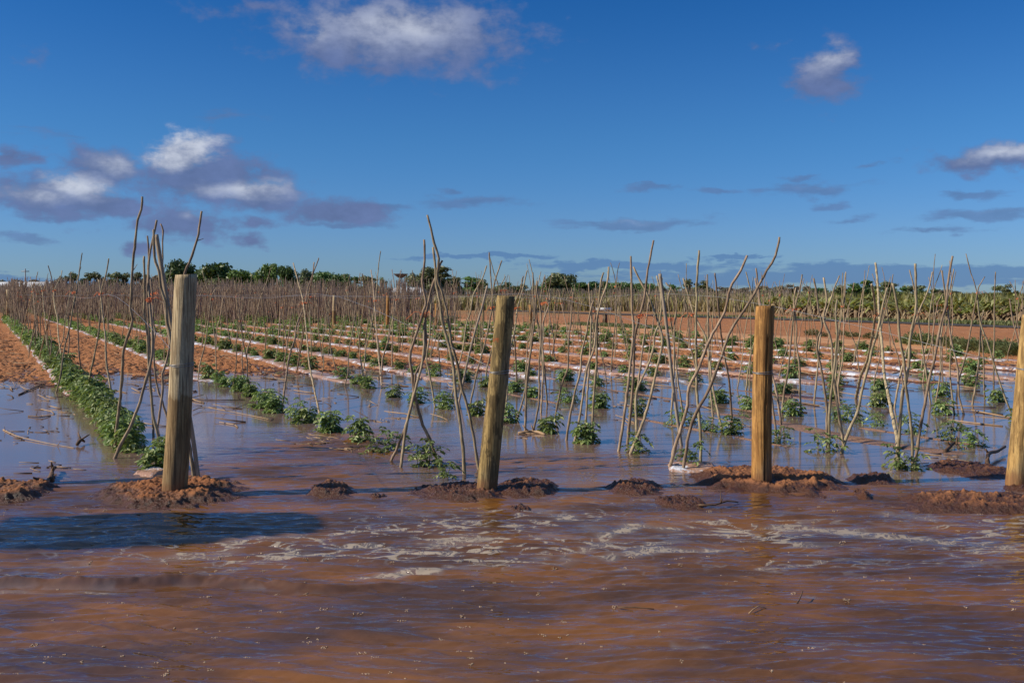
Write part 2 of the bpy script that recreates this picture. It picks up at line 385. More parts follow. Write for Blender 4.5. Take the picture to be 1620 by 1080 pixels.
M_STEM = mk_simple('green stem', (0.10, 0.15, 0.05), (0.16, 0.19, 0.07), 8, .7)
M_CROWN = [mk_leaf('dark green foliage', (0.052, 0.098, 0.024), (0.105, 0.160, 0.042), None, .2, .15, .35),
           mk_leaf('fresh green foliage', (0.080, 0.150, 0.026), (0.130, 0.210, 0.045), None, .2, .15, .35),
           mk_leaf('grey green foliage', (0.110, 0.130, 0.050), (0.165, 0.175, 0.075), None, .25, .15, .35),
           mk_leaf('dry brown scrub', (0.15, 0.125, 0.078), (0.21, 0.175, 0.105), None, .25, .1, .35)]
M_BARK = mk_simple('tree bark', (0.12, 0.095, 0.07), (0.22, 0.18, 0.14), 3, .9)
M_BANANA = mk_leaf('banana leaf', (0.17, 0.195, 0.055), (0.28, 0.28, 0.095), (0.44, 0.38, 0.15), .2, .3, 2)
M_DEADLEAF = mk_simple('dead banana leaves', (0.15, 0.105, 0.058), (0.29, 0.215, 0.12), 4, .9, rnd=.2)
M_DRYGRASS = mk_leaf('dry grass', (0.25, 0.20, 0.095), (0.34, 0.28, 0.13), (0.20, 0.24, 0.06), .1, .2, .4)
M_WEED = mk_leaf('weed leaves', (0.10, 0.125, 0.045), (0.17, 0.185, 0.075), None, .2, .2, 4)
M_WHITE = mk_simple('white sheet metal', (0.62, 0.62, 0.60), (0.74, 0.73, 0.70), 1.5, .55)
M_GREYM = mk_simple('grey steel', (0.16, 0.16, 0.17), (0.24, 0.24, 0.25), .6, .5)
M_DISH = mk_simple('dish mesh', (0.11, 0.105, 0.11), (0.16, 0.15, 0.155), .6, .7)
M_BRICK = mk_simple('red brick wall', (0.30, 0.12, 0.07), (0.38, 0.16, 0.09), 2, .9)
M_DARKW = mk_simple('dark opening', (0.02, 0.02, 0.02), (0.04, 0.04, 0.04), 2, .7)
M_PANEL = mk_simple('dark panel', (0.02, 0.025, 0.05), (0.03, 0.035, 0.07), 3, .2)
M_FOAM = mk_simple('foam bubble', (0.30, 0.20, 0.13), (0.44, 0.32, 0.21), 60, .7)

# ------------------------------------------------------------ field geometry
T = 845.0 / F                                  # rows run to the left-rear
CROW = math.cos(math.atan(T))
ROWK = [1.02, 2.66, 4.24, 5.45, 6.75, 8.05, 9.4, 10.8, 12.2, 13.6, 14.9]
DIRU = np.array([-T, 1.0]) * CROW              # unit vector along a row
ROWNAME = ['row behind the leftmost thick post', 'row behind the second thick post', 'row behind the third thick post',
           'row behind the rightmost thick post'] + [ORD[i] + ' crop row from the left' for i in range(5, 12)]
def kof(x, y): return (x + T * y) / H
def rowxy(k, Y): return k * H - T * Y
YEND = 47.0
def terrain(x, y, full=False):
    k = kof(x, y)
    s = np.full(np.shape(x), 99.0); sg = np.full(np.shape(x), 99.0)
    for kk in ROWK:
        d = (k - kk) * H * CROW
        b = np.abs(d) < np.abs(s); s = np.where(b, d, s)
    # slope: flooded near end, emerging at about 16 m
    w = fbm(x * .35, y * .35, 3, 5) - .5
    base = -0.055 + 0.075 * sst(13.5, 21.5, y + w * 5) + 0.03 * sst(18, 30, y)
    left = sst(-2.5, -6.5, x + 0.25 * (y - 10))
    base = base + .012 * left
    bed = np.exp(-(s / .34) ** 4)
    inf = (k > .5) & (k < 15.6)
    mid = .5 + .5 * np.cos(np.clip(s, -1.2, 1.2) / .95 * 2 * math.pi)
    furrow = np.where(inf | (k <= .5), 1, 0) * (.030 * mid * (1 - bed))
    emerg = sst(14, 18, y)
    z = base + bed * (.030 + .012 * (1 - emerg) * sst(5.0, 6.6, k)) + furrow * (.35 + .65 * emerg)
    rough = (fbm(x * 3.2, y * 3.2, 4, 11, .6) - .5)
    clod = np.abs(fbm(x * 9, y * 9, 3, 21, .55) - .5)
    amp = (.022 + .075 * emerg) * (1 - .75 * bed)
    z = z + rough * amp + (clod - .1) * .14 * emerg * (1 - .8 * bed) + (clods(x * 9, y * 9, 25, .1, .62) / 9 * .7 - .01) * (.25 + .75 * emerg) * (1 - .85 * bed) * sst(40, 25, y)
    # silt bar between the fourth and fifth rows
    bar = np.exp(-((k - 6.15 - .10 * np.sin(y * 1.7)) / .26) ** 2) * sst(8.6, 9.6, y) * sst(14.0, 12.3, y)
    rdg = np.exp(-((s + .20) / .055) ** 2) * sst(4.6, 5.2, k) * sst(9, 10, y) * sst(17, 15, y) * sst(.42, .56, fbm(x * 1.1, y * 1.1, 3, 35)); bar = np.maximum(bar, rdg * .95)
    chan = np.exp(-((k - 1.75) / .20) ** 2) * sst(22, 17, y) + np.exp(-((k - 3.35) / .16) ** 2) * sst(19.5, 17, y) + np.exp(-((k - .35) / .16) ** 2) * sst(18.5, 16, y)
    chan = chan + .75 * (.5 + .5 * np.cos(np.clip(np.abs(s) - .95, -.95, .95) / .95 * math.pi)) * sst(4.4, 5.4, k) * sst(25, 19, y) * (k < 15.2)
    z = z - .085 * chan * sst(10, 13, y)
    if full: return bar
    z = np.maximum(z, z * (1 - bar) + bar * .013 + (fbm(x * 2, y * 2, 3, 31) - .5) * .016 * bar)
    # front of the field: channel under the flowing water
    fr = sst(8.6, 7.9, y); z = z * (1 - fr) + fr * (-.16)
    # beyond the crop: level tilled ground with ruts
    out = sst(15.4, 16.2, k) * sst(9, 12, y)
    zt = .05 + .05 * (fbm(x * .9, y * 2.5, 4, 41, .6) - .5) + .03 * (fbm(x * 4, y * 4, 2, 47) - .5)
    z = z * (1 - out) + out * zt
    far = sst(46, 60, y); z = z * (1 - far) + far * (.05 + .25 * (fbm(x * .03, y * .03, 3, 51) - .5) * sst(120, 400, y))
    return z
def tz(x, y): return float(terrain(np.array([x], float), np.array([y], float))[0])

def grid(us, Ys, xf):
    U, YY = np.meshgrid(us, Ys); X = xf(U, YY)
    n, m = U.shape; idx = np.arange(n * m).reshape(n, m)
    Fq = np.stack([idx[:-1, :-1], idx[:-1, 1:], idx[1:, 1:], idx[1:, :-1]], -1).reshape(-1, 4)
    return X, YY, Fq
# ground sheet
Ys = np.concatenate([np.linspace(-40, 2, 12)[:-1], np.linspace(2, 8, 40)[:-1], np.geomspace(8, 60, 1150)[:-1], np.geomspace(60, 9000, 160)])
us = np.linspace(-1, 1, 1100)
us = np.sign(us) * np.abs(us) ** 1.0
X, YY, Fq = grid(us, Ys, lambda u, y: u * (np.maximum(y, 0) * .64 + 4) + np.sign(u) * np.maximum(np.abs(u) - .985, 0) * 400 * (np.abs(y) * .2 + 4))
Z = terrain(X, YY)
g = meshobj('ground', np.stack([X, YY, Z], -1).reshape(-1, 3), Fq, M_GROUND); tag(g, kind='structure')
K = kof(X, YY)
grassy = np.clip(sst(15.9, 15.4, K) * sst(14.3, 15.0, K) * .8 * sst(20, 26, YY) + .75 * sst(62, 75, YY) , 0, 1)
a = g.data.attributes.new('silt', 'FLOAT', 'POINT'); a.data.foreach_set('value', np.clip(terrain(X, YY, True), 0, 1).ravel().astype(np.float32))
a = g.data.attributes.new('grass', 'FLOAT', 'POINT'); a.data.foreach_set('value', grassy.ravel().astype(np.float32))

# dirt track beyond the crop
def strip(k0, k1, Y0, Y1, lift, name, m, nu=8, ny=300, wob=.25):
    us = np.linspace(0, 1, nu); Ys = np.geomspace(Y0, Y1, ny)
    def xf(u, y):
        w = (fbm(y * .35, y * 0 + k0, 3, 61) - .5) * wob
        return (k0 + (k1 - k0) * u) * H - T * y + w * (u < .5) - w * (u >= .5)
    X, Y2, Fq = grid(us, Ys, xf); Z = terrain(X, Y2)
    edge = np.minimum(np.linspace(0, 1, nu), np.linspace(1, 0, nu))[None, :]
    Zs = np.maximum(Z * .4 + .03, .045) + lift
    return meshobj(name, np.stack([X, Y2, Zs - (edge < .05) * .06], -1).reshape(-1, 3), Fq, m)
tag(strip(16.3, 18.6, 12, 78, .02, 'dirt_track', M_TRACK, 14, 300, .5), kind='structure')

# ------------------------------------------------------------ water
def wave_tile(n, L, seed, p, dirs, spread, lo, hi):
    r = np.random.default_rng(seed); kx = np.fft.fftfreq(n, L / n) * 2 * math.pi
    KX, KY = np.meshgrid(kx, kx); KK = np.hypot(KX, KY) + 1e-9; an = np.arctan2(KY, KX)
    w = np.exp(-((np.abs(np.sin(an - dirs))) / spread) ** 2)
    A = KK ** (-p) * w * (KK > 2 * math.pi / hi) * np.exp(-(KK * lo / (2 * math.pi)) ** 2)
    f = np.fft.ifft2(A * (r.normal(size=(n, n)) + 1j * r.normal(size=(n, n)))).real
    return f / f.std()
def samp(tile, L, x, y):
    n = tile.shape[0]; u = (x / L * n) % n; v = (y / L * n) % n
    i = u.astype(int); j = v.astype(int); fu = u - i; fv = v - j; i2 = (i + 1) % n; j2 = (j + 1) % n; i %= n; j %= n
    return (tile[j, i] * (1 - fu) + tile[j, i2] * fu) * (1 - fv) + (tile[j2, i] * (1 - fu) + tile[j2, i2] * fu) * fv
W1 = wave_tile(512, 7.3, 1, 1.9, R(97), .55, .10, 1.3)
W2 = wave_tile(1024, 5.1, 2, 1.9, R(87), .36, .030, .17)
W4 = wave_tile(1024, 6.7, 9, 2.6, R(88), .30, .05, .34)
W5 = wave_tile(1024, 4.3, 11, 2.4, R(93), .34, .035, .20)
W3 = wave_tile(1024, 2.9, 4, 1.3, R(96), .60, .012, .075)
Ys = np.concatenate([np.linspace(-20, 2.6, 14)[:-1], np.geomspace(2.6, 12, 1250)[:-1], np.geomspace(12, 75, 140)])
us = np.linspace(-1, 1, 1150)
def xw(u, y): return u * (np.maximum(y, 0) * .6 + 1.6) + np.sign(u) * np.maximum(np.abs(u) - .97, 0) * 500
X, YY, Fq = grid(us, Ys, xw)
def gauss(x, y, cx, cy, rx, ry): return np.exp(-((x - cx) / rx) ** 2 - ((y - cy) / ry) ** 2)
nz = fbm(X * .5, YY * .8, 4, 71)
turb = sst(8.5, 7.5, YY + (nz - .5) * 2.2 + .10 * X)
turb = np.maximum(turb, .95 * np.clip(1.5 * gauss(X, YY, -1.75, 9.0, .85, 1.7), 0, 1))
turb = np.maximum(turb, .75 * np.clip(1.3 * gauss(X, YY, .35, 8.7, 1.1, .7), 0, 1))
turb = np.maximum(turb, .5 * gauss(X, YY, -3.2, 8.4, .9, .5))
turb *= sst(14, 11, YY)
wx = X + .25 * (fbm(X * .7, YY * .7, 2, 81) - .5); wy = YY + .3 * (fbm(X * .6, YY * .6, 2, 91) - .5)
patch = .55 + .9 * fbm(X * .6, YY * 1.1, 3, 95)
hcalm_ = 0
hgt = (samp(W1, 7.3, wx, wy) * .0026 + samp(W2, 5.1, wx, wy) * .0034 * (.25 + patch * .9)
       - (np.sqrt(samp(W4, 6.7, wx, wy) ** 2 + .02) * .0034 + np.sqrt(samp(W5, 4.3, wx, wy) ** 2 + .02) * .0030) * (.35 + .65 * patch) + .008 + samp(W3, 2.9, wx, wy) * .0004 * sst(8.5, 6, YY)) * turb * patch
# hydraulic jump and smaller wave fronts
def front(x, y, x0, x1, yc, amp, w, skew=.0, sd=1):
    yl = yc + skew * (x - x0) + .10 * (fbm(x * 1.3, x * 0, 3, sd) - .5) * 2
    d = (y - yl); m = sst(x0 - .4, x0 + .2, x) * sst(x1 + .5, x1 - .5, x)
    return amp * m * np.where(d < 0, np.exp(-(d / (w * .45)) ** 2), np.exp(-(d / (w * 1.6)) ** 2)), m, d
fA, mA, dA = front(X, YY, -5, -.85, 5.12, .036, .055, -.01, 3)
fB, mB, dB = front(X, YY, -.9, 0.6, 5.05, .014, .08, -.08, 5)
fC, mC, dC = front(X, YY, -3.2, -1.2, 5.86, .018, .10, .13, 7)
fD, mD, dD = front(X, YY, -1.9, -.3, 4.45, .016, .13, -.06, 9)
fE, mE, dE = front(X, YY, .5, 3.2, 4.05, .016, .12, -.05, 15)
fG, mG, dG = front(X, YY, .9, 4, 4.75, .013, .12, -.06, 17)
hgt = hgt + (fA * (.55 + 1.1 * fbm(X * 11, YY * 16, 3, 13)) + fB + fC + fD + fE + fG)
# foam mask
def fstreak(pts, wd, st):
    m = np.zeros_like(X)
    for (x0, y0), (x1, y1) in zip(pts[:-1], pts[1:]):
        (ax, ay), (bx, by) = wp(x0, y0), wp(x1, y1)
        L2 = (bx - ax) ** 2 + (by - ay) ** 2
        t = np.clip(((wx - ax) * (bx - ax) + (wy - ay) * (by - ay)) / L2, 0, 1)
        d = np.hypot((wx - ax - t * (bx - ax)) * .8, wy + .14 * (fbm(X * 2.3, YY * 3, 3, 111) - .5) * 2 - ay - t * (by - ay)); m = np.maximum(m, np.exp(-(d / (wd * .72)) ** 2))
    return m * st
fo = np.maximum.reduce([fstreak([(560, 920), (700, 905), (880, 888), (1000, 880), (1160, 872)], .10, .95),
    fstreak([(900, 885), (960, 845), (1010, 830), (1120, 835), (1250, 828)], .12, .8), fstreak([(700, 860), (800, 850), (930, 840)], .16, .62),
    fstreak([(1180, 835), (1300, 838), (1420, 848), (1620, 868)], .12, .85), fstreak([(330, 880), (460, 870), (620, 862), (720, 855)], .14, .62),
    fstreak([(150, 895), (300, 882), (440, 878)], .12, .55), fstreak([(820, 800), (900, 815), (930, 835)], .18, .5), fstreak([(0, 912), (60, 905), (180, 893)], .10, .5),
    fstreak([(1070, 1026), (1110, 1022)], .03, .8), fstreak([(0, 932), (120, 945), (200, 946)], .07, .5), fstreak([(1400, 815), (1500, 830)], .13, .45)])
fn = fbm(wx * 3.2, wy * 4.5, 4, 101, .6)
fo = fo * (.22 + sst(.36, .60, fn)) * 1.1
zone = np.clip(1.5 * gauss(X, YY, .75, 6.1, 1.9, .68) + 1.1 * gauss(X, YY, 3.2, 6.2, 1.8, .42) + .9 * gauss(X, YY, -1.2, 5.85, 1.5, .36) + .55 * gauss(X, YY, -3.0, 5.4, 1.1, .25) + .7 * gauss(X, YY, .6, 7.0, .7, .4), 0, 1)
lx_, ly_ = wx + .5 * (fbm(X * 1.5, YY * 2.5, 3, 121) - .5), wy + .22 * (fbm(X * 2.0, YY * 3, 3, 127) - .5)
rg1 = 1 - np.abs(fbm(lx_ * 1.5, ly_ * 5.5, 3, 131, .55) - .5) * 2; rg2 = 1 - np.abs(fbm(lx_ * 4.2, ly_ * 13, 3, 137, .55) - .5) * 2
lace_ = np.maximum(sst(.915, .98, rg1), 1.0 * sst(.91, .98, rg2))
fo = np.maximum(fo, zone * lace_ * (.35 + .95 * sst(.38, .6, fbm(X * 1.3, YY * 2.4, 3, 141))))
fo = np.maximum(fo, mA * np.exp(-((dA + .045) / .035) ** 2) * sst(.40, .60, fbm(X * 9, YY * 14, 3, 103)) * .38)
fo = np.maximum(fo, mC * np.exp(-((dC - .03) / .07) ** 2) * .8 * fbm(X * 5, YY * 5, 3, 105) * 1.3)
# scattered small flecks
fo = np.clip(fo, 0, 1.1) * (YY < 8.6)
wv = meshobj('water', np.stack([X, YY, hgt], -1).reshape(-1, 3), Fq, M_WATER); tag(wv, kind='structure')
for nm, arr in (('foam', fo), ('turb', turb)):
    a = wv.data.attributes.new(nm, 'FLOAT', 'POINT'); a.data.foreach_set('value', arr.ravel().astype(np.float32))
def wavez(x, y):                              # nearest sample of the water's height
    j = np.clip(np.searchsorted(Ys, y), 0, len(Ys) - 1); yy = Ys[j]
    u = x / (max(yy, 0) * .6 + 1.6); i = int(np.clip(round((u + 1) / 2 * (len(us) - 1)), 0, len(us) - 1)); return float(hgt[j, i])
# bubbles riding on the water: hundreds, uncountable froth
mb = MB()
def dome(cx, cy, cz, r, n=8):
    V = []; Fc = []
    for a_, b_ in ((0.0, 1.0), (.55, .86), (.86, .5)):
        for j in range(n): t = 2 * math.pi * j / n; V.append((cx + r * b_ * math.cos(t), cy + r * b_ * math.sin(t), cz + r * .7 * a_))
    V.append((cx, cy, cz + r * .7))
    for q in range(2):
        for j in range(n): Fc.append((q * n + j, q * n + (j + 1) % n, (q + 1) * n + (j + 1) % n, (q + 1) * n + j))
    for j in range(n): Fc.append((2 * n + j, 2 * n + (j + 1) % n, 3 * n))
    mb.add(V, Fc)
for i in range(420):
    py = 800 + 275 * random.random() ** 1.2; px = random.uniform(-20, 1640)
    if px > 900 and py > 900 and random.random() < .6: continue
    x, y = wp(px, py); rr = random.choice((.005, .008, .012, .018))
    for q in range(2 + int(rr * 700)):
        a_ = random.uniform(0, 6.28); d_ = rr * random.uniform(0, 1); dx, dy = d_ * math.cos(a_) * 1.3, d_ * math.sin(a_); r = random.uniform(.0018, .0042)
        dome(x + dx, y + dy, wavez(x + dx, y + dy) - .0008, r, 6)
tag(mb.build('foam_bubbles', M_FOAM), kind='stuff')

# ------------------------------------------------------------ soil mounds
def mound(name, pl, pr_, pf, pb, top, label, seed, flat=.5):
    """px left/right, py of front and back waterline, top height in m"""
    xf, yf = wp((pl + pr_) / 2, pf); yb = F * H / (pb - HOR); yc = (yf + yb) / 2
    xl, xr = at(pl, yc), at(pr_, yc); cx = (xl + xr) / 2; rx = (xr - xl) / 2; ry = (yb - yf) / 2
    n = int(min(420, max(50, rx * 2.6 / .008))); m_ = int(min(260, max(40, ry * 2.6 / .009)))
    U, V = np.meshgrid(np.linspace(-1.35, 1.35, n), np.linspace(-1.5, 1.5, m_)); x = cx + U * rx; y = yc + V * ry
    ang = np.arctan2(V, U); rad = np.hypot(U, V)
    edge = 1 + .80 * (fbm(x * 4.0 + seed, y * 4.5, 4, seed, .6) - .5)
    q = np.clip(1 - rad / edge, -1, 1)
    plate = sst(.16, .42, q + .10 * (fbm(x * 5, y * 5, 3, seed + 4) - .5))
    prof = .36 * sst(0, .30, q) + .64 * plate
    z = top * prof * (.50 + .62 * fbm(x * 4.5, y * 6, 3, seed + 2)) - .035 * sst(.08, -.3, q)
    wx_, wy_ = x + .02 * (fbm(x * 20, y * 20, 2, seed) - .5), y + .02 * (fbm(x * 20, y * 20, 2, seed + 5) - .5)
    cl = clods(wx_ * 15, wy_ * 15, seed, .0, .55) / 15 * .36 + clods(wx_ * 30, wy_ * 30, seed + 20, .2, .62) / 30 * .9 + clods(wx_ * 62, wy_ * 62, seed + 40, .2, .6) / 62 * .8
    z = z + (cl - .016) * sst(-.04, .14, q) * (.30 + .70 * plate) + (fbm(x * 9, y * 9, 3, seed + 9) - .5) * .045 * sst(0, .3, q)
    z = z - .05 * sst(-.05, -.3, q)
    idx = np.arange(n * m_).reshape(m_, n)
    Fq = np.stack([idx[:-1, :-1], idx[:-1, 1:], idx[1:, 1:], idx[1:, :-1]], -1).reshape(-1, 4)
    o = meshobj(name, np.stack([x - cx, y - yc, z], -1).reshape(-1, 3), Fq, M_MOUND); o.location = (cx, yc, 0)
    return tag(o, label, 'soil mound', 'clodded soil mounds between flood and field'), (cx, yc, rx, ry)
MND = [(-60, 92, 800, 764, .085, 'low clodded soil heap at the left picture edge, left of the first post'),
       (138, 400, 813, 755, .088, 'wide soil mound around the foot of the leftmost thick post'),
       (476, 570, 790, 764, .065, 'small dark soil clump between the first and second thick posts'),
       (582, 612, 789, 780, .03, 'tiny wet mud lump just right of the small dark clump'),
       (655, 802, 797, 762, .05, 'long dark mud ridge left of and before the second post foot'),
       (770, 885, 787, 759, .065, 'crumbly reddish soil heap right of the second post foot'),
       (652, 690, 777, 768, .02, 'low smooth mud patch behind the ridge by the second post'),
       (800, 846, 812, 799, .035, 'little mud clod in the current below the second post'),
       (955, 1054, 788, 760, .062, 'dark clodded mound midway between the second and third posts'),
       (1030, 1122, 806, 784, .045, 'thin line of wet clods left of and below the third post'),
       (1075, 1345, 788, 742, .085, 'broad soil mound around the foot of the third thick post'),
       (1340, 1422, 770, 750, .055, 'peaked soil heap just right of the third post mound'),
       (1350, 1378, 792, 778, .05, 'single dark clod right of the third post mound'),
       (1390, 1700, 820, 778, .066, 'long soil ridge at the right edge in front of the last post'),
       (1462, 1600, 760, 728, .055, 'flat orange silt bank left of the rightmost post foot'),
       (1585, 1720, 790, 762, .035, 'wet mud at the foot of the rightmost thick post'),
       (1385, 1410, 800, 790, .0001, None)]
for i, (pl, pr_, pf, pb, top, lb) in enumerate(MND):
    if lb: mound('soil_mound', pl, pr_, pf, pb, top, lb, 200 + i * 17)

# ------------------------------------------------------------ thick posts
def post(pxb, pyb, pxt, pyt, wb, wt, m, label, zb, wrap_py, seed, crack=False, name='thick_post', far=False):
    x, Y = wp(pxb, pyb, zb); topz = zz(pyt, Y); rb = wb / 2 * Y / F; rt = wt / 2 * Y / F; dx = at(pxt, Y) - x
    e = empty(name, (x, Y, 0), label, 'post', 'round treated wooden posts')
    nseg, n = (60, 88) if not far else (4, 8)
    V = []; Fc = []; r_ = np.random.default_rng(seed)
    for i in range(nseg + 1):
        t = i / nseg; z = -.15 + (topz + .15) * t; tt = max(0, (z - zb) / (topz - zb)); rad = rb + (rt - rb) * tt
        bx = dx * tt + .012 * math.sin(z * 2.1 + seed)
        for j in range(n):
            an = 2 * math.pi * j / n
            rr = rad * (1 + (.03 * (vn(np.array([z * 2.3 + seed]), np.array([j * .7]), 5)[0] - .5) + .018 * math.sin(2 * an + seed + z)))
            if crack:
                d = abs((an - 4.85 + .05 * math.sin(z * 5) + math.pi) % (2 * math.pi) - math.pi)
                if d < .075: rr -= .022 * (1 if z < topz * .82 else 0)
            if i == nseg: rr *= .965
            V.append((bx + rr * math.cos(an), rr * math.sin(an), z - (.004 if i == nseg - 1 else 0) + (.004 * math.sin(an + seed) if i == nseg else 0)))
    for i in range(nseg):
        for j in range(n): Fc.append((i * n + j, i * n + (j + 1) % n, (i + 1) * n + (j + 1) % n, (i + 1) * n + j))
    Fc.append(tuple(nseg * n + j for j in range(n)))
    o = meshobj('post_shaft', V, Fc, m, e); o.data.polygons[-1].use_smooth = False
    if wrap_py:
        zw = zz(wrap_py, Y); tt = (zw - zb) / (topz - zb); rad = rb + (rt - rb) * tt + .003; w = MB()
        for q in range(2):
            w.tube([(dx * tt + .012 * math.sin(zw * 2.1 + seed) + rad * 1.012 * math.cos(a_), rad * 1.012 * math.sin(a_), zw + q * .009 + .008 * math.sin(a_ + q) + (.0016 if q else 0)) for a_ in np.linspace(0, 2 * math.pi, 41)], .0022, 5)
        w.build('wire_wrap', M_WIRE, e)
        return e, (x + dx * tt, Y, zw, rad)
    return e, None
P1 = post(274, 770, 297, 434, 38, 33.5, M_POST[0], 'leftmost thick post, pale weathered top and brown wet lower half', .07, 577, 1)
P2 = post(773, 768, 798, 468, 33, 28.5, M_POST[1], 'second thick post from left, greenish mottled wood with rusty mark', .05, 588, 5)
P3 = post(1204, 757, 1212, 484, 31, 29.5, M_POST[2], 'third thick post from left, orange wood with long vertical crack', .06, 589, 9, True)
P4 = post(1606, 763, 1636, 497, 33, 30, M_POST[3], 'rightmost thick post, golden wood cut by the right edge', .02, 583, 14)
post(-262, 768, -240, 455, 34, 31, M_POST[3], 'thick post standing next beyond the left edge, left of the leftmost visible post', .03, 580, 21)
FARP = [(12, 504, 458, 6), (127, 492, 460, 5), (197, 499, 463, 6), (451, 512, 474, 5), (529, 516, 467, 6), (613, 518, 467, 5.5), (690, 517, 480, 5), (764, 516, 478, 4.5), (840, 520, 482, 5.5)]
for i, (px, pyb, pyt, w) in enumerate(FARP):
    post(px, pyb, px + random.uniform(-1, 1), pyt, w, w * .9, M_POST[i % 4] if i not in (5, 8) else M_POST[2], 'small distant fence post, %s from the left at the field end' % ordn(i + 1), .05, None, i, far=True, name='far_post')
# rusty smear on the second post
# ------------------------------------------------------------ stakes
def smooth_path(pts, step):
    pts = [Vector(p) for p in pts]; out = []
    for i in range(len(pts) - 1):
        p0 = pts[max(i - 1, 0)]; p1 = pts[i]; p2 = pts[i + 1]; p3 = pts[min(i + 2, len(pts) - 1)]
        n = max(2, int((p2 - p1).length / step))
        for j in range(n):
            t = j / n; out.append(.5 * ((2 * p1) + (p2 - p0) * t + (2 * p0 - 5 * p1 + 4 * p2 - p3) * t * t + (3 * p1 - p0 - 3 * p2 + p3) * t ** 3))
    out.append(pts[-1]); return out
def stick_mesh(b, pts, r0, r1, seed, n=7, step=.05, lath=False):
    P = smooth_path(pts, step); r_ = random.Random(seed); m = len(P)
    if lath: b.tube(P, [r0] * m, 4, True, 0, (1.25, .8)); return
    rad = []
    kn = [r_.uniform(0, 1) for _ in range(6)]
    for i in range(m):
        t = i / (m - 1); rr = r0 + (r1 - r0) * t
        for q in kn: rr *= 1 + .22 * math.exp(-((t - q) / .012) ** 2)
        rad.append(rr * r_.uniform(.94, 1.06)); 
        if 0 < i < m - 1: P[i] = P[i] + Vector((r_.gauss(0, .0015), r_.gauss(0, .0015), 0))
    b.tube(P, rad, n)
    for _q in range(r_.choice((0, 1, 1, 2))):      # broken side shoots
        i = int(m * r_.uniform(.35, .9)); d = Vector((r_.uniform(-1, 1), r_.uniform(-.6, .6), r_.uniform(.4, 1.2))).normalized()
        b.tube([P[i], P[i] + d * rad[i] * 2.2, P[i] + d * r_.uniform(.03, .10)], [rad[i] * .5, rad[i] * .4, rad[i] * .22], 5)
def twine_mesh(b, c, r, tails=True, seed=0):
    r_ = random.Random(seed)
    for q in range(3):
        b.tube([(c[0] + r * (1 + .15 * q) * math.cos(a), c[1] + r * math.sin(a), c[2] + (q - 1) * .008 + .012 * math.sin(a + q)) for a in np.linspace(0, 6.28, 13)], .0032, 4)
    if tails:
        for q in range(2):
            d = r_.choice((-1, 1)) * r_.uniform(.04, .13) * (1 if q else 1.4)
            b.tube([(c[0] + r, c[1] - r, c[2]), (c[0] + d * .5, c[1] - r - .01, c[2] + .025), (c[0] + d, c[1] - r - .01, c[2] - r_.uniform(.01, .06))], .0026, 4)
TEE = []      # (rowindex, Y, empty, nsticks)
def teepee(sticks, tie=None, row=None, laths=(), r0=.0138, tails=True):
    """sticks: lists of photo points bottom -> top; every stick stands on its own foot"""
    Ys_ = [wp(*s[0])[1] for s in sticks]; Ym = sum(Ys_) / len(Ys_)
    xm = sum(wp(*s[0])[0] for s in sticks) / len(sticks)
    e = empty('tied_stakes' if tie else 'leaning_stake', (xm, Ym, 0)); seed = int(xm * 1000) & 0xffff
    for i, s in enumerate(sticks):
        Yb = Ys_[i]; tpy = tie[1] if tie else s[-1][1]; P = []
        off = (.02 * i - .02) if tie else random.uniform(-.25, .25)
        for (px, py) in s:
            t = min(1.35, (s[0][1] - py) / max(20.0, s[0][1] - tpy)); Y = Yb + ((Ym if tie else Yb) + off - Yb) * t
            P.append((at(px, Y) - xm, Y - Ym, zz(py, Y)))
        d = Vector(P[0]) - Vector(P[1]); d.normalize(); P.insert(0, tuple(Vector(P[0]) + d * .12))
        b = MB(); L = i in laths
        stick_mesh(b, P, (.017 if L else r0 * random.uniform(.85, 1.1)), r0 * .62, seed + i, 7, .05, L)
        b.build('lath' if L else 'stake', M_LATH if L else M_STAKE, e)
    if tie:
        b = MB(); twine_mesh(b, (at(tie[0], Ym) - xm, -.0, zz(tie[1], Ym)), .026, tails, seed); b.build('twine', M_TWINE, e)
    k = kof(xm, Ym); ri = min(range(len(ROWK)), key=lambda i: abs(ROWK[i] - k))
    TEE.append([ri if row is None else row, Ym, e, len(sticks), bool(laths)])
    return e
teepee([[(181, 710), (185, 671), (189, 641), (194, 585), (195, 555), (201, 536), (210, 505), (206, 488), (208, 464), (209, 430), (212, 401), (215, 372), (218, 348), (224, 331), (225, 311)],
        [(181, 725), (192, 700), (205, 678), (214, 655), (222, 634), (231, 600), (240, 565), (241, 531), (237, 483), (235, 454), (235, 425), (237, 401), (242, 377), (248, 348)],
        [(254, 713), (248, 680), (242, 655), (238, 610), (234, 560), (233, 531), (230, 507), (228, 488), (229, 464), (228, 435), (228, 405)]], (236, 474), 0, r0=.0152)
teepee([[(268, 672), (257, 636), (247, 604), (243, 550), (246, 526), (242, 507), (241, 468), (238, 442)],
        [(249, 676), (252, 659), (256, 629), (258, 609), (257, 592), (262, 575), (268, 545), (262, 500), (257, 450), (257, 408), (257, 384), (258, 365), (254, 354)]], (243, 465), 0)
teepee([[(307, 757), (302, 720), (297, 690), (285, 620), (275, 565), (269, 531), (265, 512), (262, 478), (254, 454), (252, 430), (246, 415), (244, 396), (243, 363)],
        [(314, 757), (300, 660), (272, 520), (247, 371)],
        [(270, 745), (278, 600), (285, 480), (292, 432), (299, 416), (308, 391), (314, 370), (319, 334)]], None, 0, (1,), r0=.0152)
teepee([[(243, 690), (238, 600), (236, 530), (233, 470), (234, 430), (235, 395), (233, 373)]], None, 0)
teepee([[(89, 621), (96, 592), (101, 555), (110, 518), (115, 489), (122, 454), (127, 417), (130, 400)], [(132, 609), (125, 558), (123, 506), (121, 484), (117, 462), (116, 442)]], (117, 463), 0)
